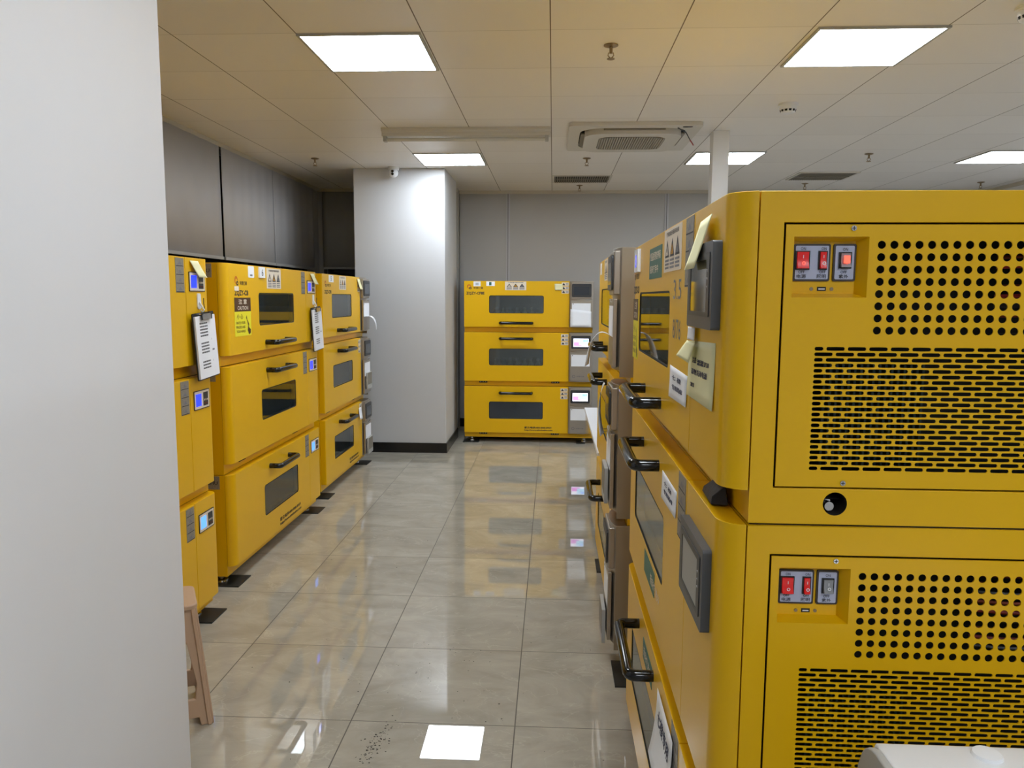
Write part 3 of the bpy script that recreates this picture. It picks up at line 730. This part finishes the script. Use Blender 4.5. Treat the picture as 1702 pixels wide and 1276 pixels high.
        m = MB(); m.slab(sf, RX0+.046, RX0+.060, rz0+.0105, rz0+.017, -.001, 0, 'black').slab(sf, RX0+.048, RX0+.058, rz0+.0125, rz0+.0145, -.0014, -.001, 'paper')
        m.build('usb_port', rbo)
        for q in (RX0+.037, RX0+.069): MB().cyl(sf(q, rz0+.0135, -.001), sf(q, rz0+.0135, .001), .003, 'brass', 12).build('screw', rbo)
        for q, zq in ((.19, PZ1-.009), (.194, PZ0+.010)):
            m = MB(); m.cyl(side(q, zq, -.0018), side(q, zq, .002), .0042, 'chrome', 14)
            m.slab(side, q-.003, q+.003, zq-.0005, zq+.0005, -.0021, -.0018, 'black').slab(side, q-.0005, q+.0005, zq-.003, zq+.003, -.0021, -.0018, 'black'); m.build('screw', spo)
        # what shows through the holes
        m = MB()
        m.box(L-.11, L-.06, .17, .34, PZ0+.03, PZ0+.2, 'fin')
        for i in range(17): m.box(L-.06, L-.045, .17+i*.01, .174+i*.01, PZ0+.03, PZ0+.2, 'fin')
        m.build('heat_exchanger', r)
        m = MB()
        for i in range(9): m.tube([(L-.07, .45, PZ1-.05-.016*i), (L-.055, .5, PZ1-.048-.016*i), (L-.06, .78, PZ1-.05-.016*i)], .0035, ('copper', 'wire_red', 'black')[i % 3], 6)
        m.build('pipework', r)
        m = MB(); m.cyl((L-.06, .178, .033), (L-.03, .178, .033), .009, 'chrome', 6).cyl((L-.03, .180, .027), (L-.015, .180, .027), .0075, 'chrome', 16); m.build('drain_plug', r)
    # ---- feet
    if lvl == 2:
        zf = -ZU[2]-zo
        for fx in (.07, L-.07 if not zo else L-.03):
            for fy in (.11 if kind != 'hmi' else .2, D-.09):
                m = MB(); m.lathe([(.001, 0), (.036, 0), (.034, .008), (.012, .014), (.001, .014)], (fx, fy, zf+.006), 'chrome', 20)
                m.cyl((fx, fy, zf+.015), (fx, fy, .004), .009, 'chrome', 12); m.cyl((fx, fy, zf+.024), (fx, fy, zf+.033), .016, 'chrome', 6)
                f = m.build('foot', r)
                off = -.06 if fy < .15 and not zo else 0
                MB().box(fx-.085, fx+.085+(.05 if zo else 0), fy-.11+off*.3, fy+.07, zf, zf+.006, 'rubber').build('foot_pad', f)
    return r, door, cp
HALF = PI/2
WZ = [(.198, .385), (.222, .400), (.205, .390)]     # window heights above each unit's base
HZ = [.098, .508, .488]                             # handle height
lv = ['topmost', 'middle', 'bottom']
# far stack, faces the camera
far = []
for l in range(3):
    far.append(make_unit(l, 'steel', 1.355, 1.11, (.265, .84, *WZ[l]), (.385, .72, HZ[l]), (-.935, 8.1), 0,
        ['yellow incubator at the end of the aisle, topmost of its stack, screen dark',
         'yellow incubator at the end of the aisle, middle of its stack, screen lit',
         'yellow incubator at the end of the aisle, bottom of its stack, standing on feet'][l],
        'stack of three incubators at the end of the aisle', dot=(l > 0), glass='glass_blue' if l == 2 else 'glass'))
d = far[0][1]; H = HU[0]
logo(d, .052, H-.058, 'ZQZY-CF8E', s=1.3)
def fr_d(m, dd): pass
sticker(d, 'qr_label', .1, .175, H-.056, H-.006, 'paper', lambda m, dd: m.quad(front, .122, .155, H-.045, H-.02, dd, 'paper_shade'))
sticker(d, 'small_label', .235, .325, H-.053, H-.006, 'paper', lambda m, dd: m.quad(front, .265, .29, H-.046, H-.012, dd, 'sticker_green'))
warn3(d, .432, .655, H-.095, H-.006)
service_text(far[2][1], .645, .945, STRIP+.02, STRIP+.07)
# left row, nearest stack (mostly behind the near column)
XL1 = -1.62
u1 = []
for l in range(3):
    u1.append(make_unit(l, 'lcd', 1.5, 1.26, (.43, 1.02, *WZ[l]), (.52, .85, HZ[l]), (XL1, 2.075), HALF,
        ['yellow incubator half hidden by the near white column, topmost, with a clipboard',
         'yellow incubator half hidden by the near white column, middle of its stack',
         'yellow incubator half hidden by the near white column, bottom of its stack'][l],
        'nearest stack in the left row'))
u2 = []
for l in range(3):
    u2.append(make_unit(l, 'lcd', 1.545, 1.285, (.445, 1.04, *WZ[l]), (.54, .865, HZ[l]), (-1.68, 3.89), HALF,
        ['yellow incubator in the left row with the lime caution sticker',
         'yellow incubator directly under the one with the lime caution sticker',
         'bottom yellow incubator in the left stack below the lime caution sticker'][l],
        'middle stack in the left row'))
    if l: pass
d = u2[0][1]
logo(d, .135, H-.085, 'ZQZY-C8', s=1.25)
sticker(d, 'tape', .11, .165, H-.142, H-.118, 'sticker', r=.004)
sticker(d, 'small_label', .3, .385, H-.068, H-.004, 'paper', lambda m, dd: m.quad(front, .325, .36, H-.06, H-.05, dd, 'ink_grey'), r=.008)
sticker(d, 'small_label', .45, .535, H-.065, H-.004, 'paper', lambda m, dd: m.text('6', front, .48, .505, H-.055, H-.015, dd, 'ink'), d=-.008)
warn3(d, .575, .81, H-.125, H-.006)
caution(d, .1, .32, H-.385, H-.178)
service_text(u2[2][1], .68, 1.08, STRIP+.018, STRIP+.072)
u3 = []
for l in range(3):
    u3.append(make_unit(l, 'steel', 1.37, 1.12, (.245, .83, *WZ[l]), (.385, .72, HZ[l]), (-1.72, 5.69), HALF,
        ['topmost yellow incubator of the far left stack beside the square column',
         'middle yellow incubator of the far left stack beside the square column',
         'bottom yellow incubator of the far left stack beside the square column'][l],
        'farthest stack in the left row'))
d = u3[0][1]
logo(d, .08, H-.07, 'ZQZY-CF8', s=1.2)
sticker(d, 'small_label', .17, .3, H-.06, H-.006, 'paper', lambda m, dd: m.text('5', front, .22, .245, H-.05, H-.015, dd, 'ink'))
warn3(d, .46, .66, H-.115, H-.006)
service_text(u3[2][1], .68, .98, STRIP+.018, STRIP+.07)
# right row, near stack: end faces with service panels towards the camera
XR1 = .28
r1 = []
for l in range(3):
    r1.append(make_unit(l, 'hmi', 1.45, 1.14, (.185, .83, *WZ[l]), (.385, .72, HZ[l]), (XR1, 2.70), -HALF,
        ['large near yellow incubator on the right, topmost, with a lit red switch',
         'large near yellow incubator on the right, second from top, grey third switch',
         'lowest of the three large near yellow incubators on the right'][l],
        'near stack in the right row', service_panel=True))
d = r1[0][1]
logo(d, .04, H-.085, 'ZQZY-C8', s=1.05)
caution(d, .02, .165, H-.37, H-.172)
sticker(d, 'small_label', .09, .19, H-.085, H-.012, 'white_plastic', lambda m, dd: m.text('3', front, .13, .15, H-.07, H-.03, dd, 'lcd_blue'), d=-.01)
sticker(d, 'green_label', .43, .68, H-.115, H-.03, 'sticker_green', lambda m, dd: (m.text('恒温振荡培养箱', front, .45, .66, H-.065, H-.042, dd, 'sticker'), m.text('摇床使用中', front, .45, .62, H-.1, H-.078, dd, 'sticker')))
warn3(d, .725, .985, H-.105, H+.0-.003)
for i, (x, z, s_) in enumerate(((.885, .365, '3.5'), (.89, .275, '8/76'))): MB().text(s_, front, x, x+.11, z, z+.045, -.0006, 'ink_grey', 0).build('handwriting', d, recalc=False)
d = r1[1][1]; H1 = HU[1]
sticker(d, 'green_label', .48, .70, H1-.43, H1-.365, 'sticker_green', lambda m, dd: m.text('摇床使用中', front, .62, .8, H1-.415, H1-.385, dd, 'sticker'))
d = r1[2][1]; H2 = HU[2]
sticker(d, 'green_label', .5, .7, H2-.115, H2-.055, 'sticker_green', lambda m, dd: m.text('摇床使用中', front, .52, .68, H2-.1, H2-.07, dd, 'sticker'))
r2 = []
for l in range(3):
    r2.append(make_unit(l, 'steel', 1.39, 1.14, (.2, .86, *WZ[l]), (.385, .72, HZ[l]), (.265, 4.43), -HALF,
        ['topmost steel-ended yellow incubator just beyond the near right stack',
         'middle steel-ended yellow incubator just beyond the near right stack',
         'bottom steel-ended yellow incubator just beyond the near right stack'][l],
        'second stack in the right row', dot=False, zo=.027))
d = r2[0][1]
sticker(d, 'small_label', .08, .2, H-.07, H-.01, 'paper'); warn3(d, .42, .64, H-.11, H-.006)
sticker(d, 'paper_label', .86, .98, H-.15, H-.05, 'paper', lambda m, dd: [m.quad(front, .88, .96, H-.13+.02*q, H-.125+.02*q, dd, 'ink_grey') for q in range(4)] and None)

# low glossy cabinet beyond the right row
r = empty('low_cabinet', (.285, 6.45, 0), -HALF, 'low pale glossy cabinet with white top beyond the second right stack', 'cabinet')
L3 = 1.9
MB().box(0, L3, .02, .7, .05, .60, 'white_gloss').build('body', r, bevel=.004)
for x0, x1 in ((.004, .94), (.946, L3-.004)):
    o = MB().box(x0, x1, 0, .02, .06, .595, 'white_gloss').build('door', r, bevel=.002)
MB().box(-.01, L3, -.008, .71, .60, .625, 'white_plastic').build('top', r, bevel=.003)
for x in (.08, L3-.08):
    for y in (.07, .62): MB().cyl((x, y, 0), (x, y, .05), .02, 'black', 14).build('foot', r)

# ------------------------------------------------------------------ loose paper, clipboards
def frame_left(X): return lambda u, v, d: (X-d, u, v)      # u = world Y, v = z, d<0 towards the aisle
def frame_right(X): return lambda u, v, d: (X+d, u, v)
def clipboard(X, yc, ztop, tilt, label):
    r = empty('clipboard', (X, yc, ztop), 0, label, 'clipboard', 'clipboards hanging in the left row')
    r.rotation_euler = (math.radians(tilt), math.radians(-2), 0)
    fr = lambda u, v, d: (-d+.012, u, v)
    MB().slab(fr, -.108, .108, -.335, -.03, -.004, 0, 'black', r=.008).build('board', r)
    m = MB(); m.slab(fr, -.1, .1, -.328, -.045, -.012, -.004, 'paper')
    for a, n in ((-.075, 5), (-.165, 4), (-.25, 3)):
        for i in range(n):
            for j in range(9):
                x = -.062+j*.0088; m.quad(fr, x, x+.0062, a-.014*i-.007, a-.014*i, -.0125, 'ink')
    for i in range(3): m.quad(fr, .045, .047+.02*(i == 1), -.16-.05*i, -.152-.05*i, -.0125, 'ink_grey')
    m.build('paper', r, recalc=False)
    m = MB(); m.slab(fr, -.045, .045, -.062, -.035, -.022, -.004, 'chrome', r=.004)
    for s in (-1, 1): m.tube([fr(s*.047, -.062, -.02), fr(s*.05, -.04, -.02), fr(s*.03, -.032, -.018)], .004, 'black', 8)
    m.build('clip', r)
    MB().tube([fr(0, -.035, -.008), fr(.004, -.012, -.012), fr(-.003, .012, -.014), fr(0, .035, -.014)], .0018, 'dark_frame', 6).build('cord', r)
def hook(unit, x, z):
    m = MB(); m.slab(front, x-.017, x+.017, z, z+.072, -.004, 0, 'white_plastic', r=.012)
    m.tube([(x, -.003, z+.03), (x, -.018, z+.008), (x, -.024, z-.004), (x, -.016, z-.014), (x, -.008, z-.006)], .0045, 'white_plastic', 8); m.build('hook', unit)
for U, X, yc, xl, lab in ((u1, XL1, 3.455, 3.455-2.075, 'clipboard with printed tables on the nearest left stack, beside the near white column'),
                         (u2, -1.68, 5.335, 5.335-3.89, 'clipboard with printed tables between the middle and far left stacks')):
    hook(U[0][2], xl, HU[0]-.23); clipboard(X, yc, ZU[0]+HU[0]-.215, 3, lab)
def paper_thing(name, label, cat, fr, pts, m='paper', rows=(), lift=.0015, curl=0, group=None, ink='hand_ink', writing=None):
    """pts: (u,v,d) 4 corners bl, br, tr, tl; gently curled sheet with thickness"""
    mb = MB(); n = 6; bl, br, tr, tl = [Vector(p) for p in pts]; vs = []
    for j in range(n+1):
        for i in range(n+1):
            a, b = i/n, j/n; p = (bl*(1-a)+br*a)*(1-b)+(tl*(1-a)+tr*a)*b
            vs.append(fr(p.x, p.y, p.z-curl*(1-b)**2-.0006))
    mb.add(vs, [(j*(n+1)+i, j*(n+1)+i+1, (j+1)*(n+1)+i+1, (j+1)*(n+1)+i) for i in range(n) for j in range(n)], m)
    def bil(a, b, e):
        p = (bl*(1-a)+br*a)*(1-b)+(tl*(1-a)+tr*a)*b; return fr(p.x, p.y, p.z-curl*(1-b)**2-e)
    for (t, a0, a1, b0, b1) in (writing or ()):
        gv, gf = text_geo(t); mb.add([bil(a0+(a1-a0)*x, b0+(b1-b0)*y, .0022) for x, y in gv], gf, ink)
    o = mb.build(name, recalc=False); tag(o, label, cat, group)
    s = o.modifiers.new('thick', 'SOLIDIFY'); s.thickness = .0008; s.offset = 0
    return o
NG = 'paper notes and slips stuck on the incubators'
FR = frame_right(XR1)          # on the right row u decreases to the viewer's right
def note(name, label, y0, y1, z00, z01, z10, z11, m='paper', curl=.004, d=0, writing=None, cat='paper note', fr=FR):
    # y0 = screen-left edge (far), y1 = near edge
    return paper_thing(name, label, cat, fr, [(y0, z00, d), (y1, z10, d), (y1, z11, d), (y0, z01, d)], m, curl=curl, group=NG, writing=writing)
note('paper_note', 'white handwritten note low on the topmost near right incubator, left of the cream note', 1.83, 1.597, 1.319, 1.393, 1.324, 1.389, curl=.002, writing=[('七 楼', .18, .7, .6, .76), ('专用摇床', .2, .8, .3, .46)])
note('paper_note', 'cream handwritten note under the topmost near right screen', 1.585, 1.332, 1.354, 1.464, 1.355, 1.473, 'paper_cream', curl=.003, writing=[('注意:', .2, .36, .62, .72), ('温度湿度 37 5 8', .4, .82, .6, .7), ('请勿关闭电源', .18, .78, .42, .52), ('2023', .18, .32, .2, .27)])
note('paper_slip', 'small white tape slip directly under the topmost near right screen', 1.572, 1.497, 1.468, 1.493, 1.468, 1.493, 'paper', curl=.001, d=-.006, cat='paper slip')
paper_thing('sticky_note', 'crumpled pale yellow sticky note overlapping the cream note', 'sticky note', FR, [(1.61, 1.432, -.022), (1.5, 1.425, -.016), (1.475, 1.466, -.009), (1.56, 1.466, -.009)], 'paper_cream', curl=.0, group=NG)
paper_thing('sticky_note', 'long pale slip leaning over the top of the near right screen', 'sticky note', FR, [(1.50, 1.603, -.026), (1.40, 1.603, -.026), (1.37, 1.695, -.006), (1.47, 1.69, -.006)], 'paper_cream', curl=.003, group=NG)
note('paper_note', 'white handwritten note on the second near right incubator beside its window', 1.907, 1.685, 1.053, 1.121, 1.061, 1.121, curl=.002, writing=[('七 楼', .18, .7, .6, .76), ('专用摇床', .2, .8, .3, .46)])
note('plastic_sleeve', 'crinkled clear plastic sleeve with paper on the lowest near right incubator', 1.86, 1.62, .40, .57, .385, .57, 'white_plastic', curl=.02, cat='plastic sleeve', d=-.004, writing=[('七楼专用', .15, .85, .6, .8)])
FL1 = frame_left(XL1)
def lnote(name, label, y0, y1, za, zb, sh, X, cat='sticky note', m='paper_cream', out=.02):
    return paper_thing(name, label, cat, frame_left(X), [(y0+sh, za, -out), (y1+sh, za, -out), (y1, zb, -.003), (y0, zb, -.003)], m, curl=.004, group=NG)
lnote('sticky_note', 'pale slip hanging over the display of the nearest left stack', 3.375, 3.455, 1.632, 1.705, .045, XL1)
lnote('sticky_note', 'pale slip hanging over the display of the middle left stack', 5.27, 5.35, 1.632, 1.705, .045, -1.68)
lnote('sticky_note', 'pale slip at the top right corner of the far left stack door', 6.71, 6.8, 1.61, 1.70, .03, -1.72)
lnote('sticky_note', 'torn white tape beside the handle of the bottom far left incubator', 6.69, 6.78, .46, .56, -.03, -1.72, m='paper')
ff = lambda u, v, d: (u, 8.1+d, v)
paper_thing('sticky_note', 'square pale yellow sticky note at the top right of the far stack', 'sticky note', ff, [(.02, 1.625, -.002), (.105, 1.625, -.002), (.1, 1.69, -.002), (.015, 1.69, -.002)], 'paper_cream', curl=.006, group=NG)
paper_thing('paper_sheet', 'folded white sheets hanging on the control end of the topmost far incubator', 'paper sheet', ff, [(.185, 1.245, -.045), (.402, 1.245, -.045), (.40, 1.405, -.035), (.185, 1.43, -.035)], 'paper', curl=.006, group=NG)
# curling printer paper strips
def curl_strip(label, fr, u0, w, prof):
    mb = MB(); vs = []
    for i, (d, z) in enumerate(prof):
        t = i/(len(prof)-1); vs += [fr(u0, z, d-.006*t), fr(u0+w, z+.004*t, d+.014*t)]
    mb.add(vs, [(2*i, 2*i+1, 2*i+3, 2*i+2) for i in range(len(prof)-1)], 'paper')
    o = mb.build('printer_paper', recalc=False, angle=80); tag(o, label, 'paper strip', 'printer paper strips')
    s = o.modifiers.new('thick', 'SOLIDIFY'); s.thickness = .0012; s.offset = 0
FR2 = frame_right(.265-.026); FL3 = frame_left(-1.72+.026)
bez = lambda P, n=14: [tuple(sum(c*P[k][j] for k, c in enumerate(((1-t)**3, 3*t*(1-t)**2, 3*t*t*(1-t), t**3))) for j in (0, 1)) for t in [i/n for i in range(n+1)]]
curl_strip('white printer paper strip arching out of the topmost unit of the second right stack', FR2, 3.14, .075, bez([(-.002, 1.395), (-.06, 1.44), (-.09, 1.37), (-.10, 1.27)]))
curl_strip('white printer paper strip hanging from the middle unit of the second right stack', FR2, 3.14, .07, bez([(-.022, 1.2), (-.04, 1.18), (-.055, 1.08), (-.032, .98)]))
curl_strip('white printer paper strip curling out of the far left stack beside the square column', FL3, 6.86, .1, bez([(-.004, 1.37), (-.07, 1.39), (-.10, 1.33), (-.10, 1.25)]))
# clear plastic pockets on far left stack control ends
for z, t in ((.80, 'middle'), (.2, 'bottom')):
    o = MB(); fr = frame_left(-1.72+.028); o.slab(fr, 6.86, 7.03, z-.09, z+.06, -.018, -.004, 'grey_plastic', r=.006).slab(fr, 6.87, 7.02, z-.05, z+.055, -.0195, -.018, 'vent_slat')
    tag(o.build('document_pocket', bevel=.002), 'grey document pocket on the control end of the %s far left incubator' % t, 'document pocket')
for z, t in ((.80, 'middle'), (.2, 'bottom')):
    o = MB(); fr = frame_right(.265-.028); o.slab(fr, 3.09, 3.26, z-.09, z+.06, -.018, -.004, 'grey_plastic', r=.006).slab(fr, 3.1, 3.25, z-.05, z+.055, -.0195, -.018, 'vent_slat')
    tag(o.build('document_pocket', bevel=.002), 'grey document pocket on the steel end of the %s unit, second right stack' % t, 'document pocket')

# ------------------------------------------------------------------ flasks inside the far incubators
def flask_proto():
    r = empty('flask', (0, 0, 0), 0, 'x', 'flask')
    MB().lathe([(.001, 0), (.034, 0), (.038, .006), (.03, .04), (.014, .075), (.013, .09), (.001, .09)], (0, 0, 0), 'flask_white', 18).build('glass_body', r)
    MB().lathe([(.001, .088), (.017, .088), (.017, .108), (.001, .11)], (0, 0, 0), 'paper', 14).build('cap', r)
    return r
fp = flask_proto(); used = False
for l in (0, 1):
    base = ZU[l]+WZ[l][0]-.05
    for i in range(7):
        for j in range(2):
            o = copy_tree(fp) if used else fp; used = True
            o.location = (-.935+.33+i*.075, 8.1+.16+j*.12, base+.001)
            tag(o, 'pale capped flask behind the window of the %s incubator at the aisle end' % lv[l], 'flask', 'flasks in the %s far incubator' % lv[l])

# ------------------------------------------------------------------ stool behind the near column
r = empty('step_stool', (-1.412, 2.637, 0), math.radians(29), 'beige plastic step stool half hidden behind the near white column', 'stool')
def legbar(m, a, b, w=.03, t=.012):
    a, b = Vector(a), Vector(b); m.tube([a, b], [w*.62, w*.5], 'stool', 4)
TOP, ZT = .108, .445
m = MB(); m.prism(rrect(-TOP, TOP, -TOP, TOP, .03), ZT-.02, ZT, 'stool'); m.build('seat', r, bevel=.006)
BW = .15
for sx in (-1, 1):
    # each side: H-shaped flared panel with arch openings
    def sidefr(u, v, d, sx=sx):
        f = (ZT-v)/ZT; return (sx*(TOP-.012+(BW-TOP)*f)-sx*d, u*(1), v)
    hw = lambda v: TOP-.004+(BW-TOP)*(ZT-v)/ZT
    outer = [(-hw(0), 0), (-hw(0)+.045, 0), (-hw(0)+.05, .03), (hw(0)-.05, .03), (hw(0)-.045, 0), (hw(0), 0), (hw(.43), .43), (-hw(.43), .43)]
    hole = [(-.085, .1), (.085, .1), (.092, .16), (.066, .3), (.04, .345), (0, .355), (-.04, .345), (-.066, .3), (-.092, .16)]
    MB().plate(outer, [hole[::-1]], sidefr, 0, .014, 'stool').build('side_panel', r, bevel=.004)
for sy in (-1, 1):
    def sidefr2(u, v, d, sy=sy):
        f = (ZT-v)/ZT; return (u, sy*(TOP-.012+(BW-TOP)*f)-sy*d, v)
    outer = [(-hw(0), 0), (-hw(0)+.045, 0), (-hw(0)+.05, .03), (hw(0)-.05, .03), (hw(0)-.045, 0), (hw(0), 0), (hw(.43), .43), (-hw(.43), .43)]
    MB().plate(outer, [hole[::-1]], sidefr2, 0, .014, 'stool').build('side_panel', r, bevel=.004)

# ------------------------------------------------------------------ white housing in the right foreground
r = empty('equipment_housing', (.46, .62, 0), 0, 'white rounded plastic equipment housing at the bottom right corner of the photo', 'equipment')
ZH = .930
m = MB(); prof = []
# side profile in (y,z): rounded far top edge
R = .05
prof = [(0, .3), (.43, .3), (.43, ZH-.012), (.4265, ZH-.0035), (.418, ZH)]+[(0, ZH)]
m.prism(prof, 0, .5, 'white_plastic', lambda a, b, c: (c, a, b)); m.build('shell', r, bevel=.004)
m = MB(); prof2 = [(0, .3), (.45, .3), (.45, ZH-R)]+[(.445-R+R*math.cos(t*PI/12), ZH-R+.001+R*math.sin(t*PI/12)) for t in range(1, 7)]+[(0, ZH+.001)]
m.prism(prof2, -.012, 0, 'grey_plastic', lambda a, b, c: (c, a, b)); m.build('side_cover', r, bevel=.003)
m = MB(); m.lathe([(.001, 0), (.02, 0), (.018, .004), (.001, .006)], (.14, .40, ZH), 'white_plastic', 20); m.build('button', r)
m = MB()
for x in (.03, .43):
    for y in (.03, .36): m.box(x, x+.04, y, y+.04, 0, .3, 'grey_plastic')
m.build('stand', r)
# crumpled black lump on the ledge between the two near units
m = MB(); V = [(0, 0, 0), (.03, -.008, 0), (.036, .09, 0), (.004, .1, 0), (.004, .01, .012), (.026, .0, .035), (.03, .05, .046), (.014, .06, .03), (.004, .09, .012), (.028, .088, .02)]
m.add(V, [(0, 1, 2, 3), (0, 1, 5, 4), (1, 2, 9, 6, 5), (4, 5, 6, 7), (0, 4, 7, 8, 3), (8, 7, 6, 9), (3, 2, 9, 8)], 'lump')
o = m.build('black_clip', bevel=.002, loc=(XR1+.006, 1.36, ZU[0]+.0005)); tag(o, 'crumpled black wedge lying on the ledge between the two near right incubators', 'wedge')

# crumbs on the floor
m = MB()
def crumb(x, y, s):
    n = 5; a0 = random.random()*6; vs = [(x+s*random.uniform(.6, 1.3)*math.cos(a0+i*2*PI/n), y+s*random.uniform(.5, 1.)*math.sin(a0+i*2*PI/n), .0003) for i in range(n)]
    vs.append((x, y, s*.5)); m.add(vs, [(i, (i+1) % n, n) for i in range(n)], 'dirt')
for i in range(110):
    x, y = random.choice(((-.6, 2.5), (-.61, 2.42), (-.58, 2.56))); crumb(x+random.gauss(0, .018), y+random.gauss(0, .045), random.uniform(.0012, .0045))
for i in range(60): crumb(random.gauss(-.42, .18), random.gauss(3.1, .28), random.uniform(.001, .0035))
for i in range(50): crumb(random.uniform(-1.4, .2), random.uniform(2.3, 6.5), random.uniform(.001, .004))
tag(m.build('floor_crumbs', recalc=False), 'scattered dark crumbs of dirt on the tiled floor of the aisle', 'dirt', kind='stuff')
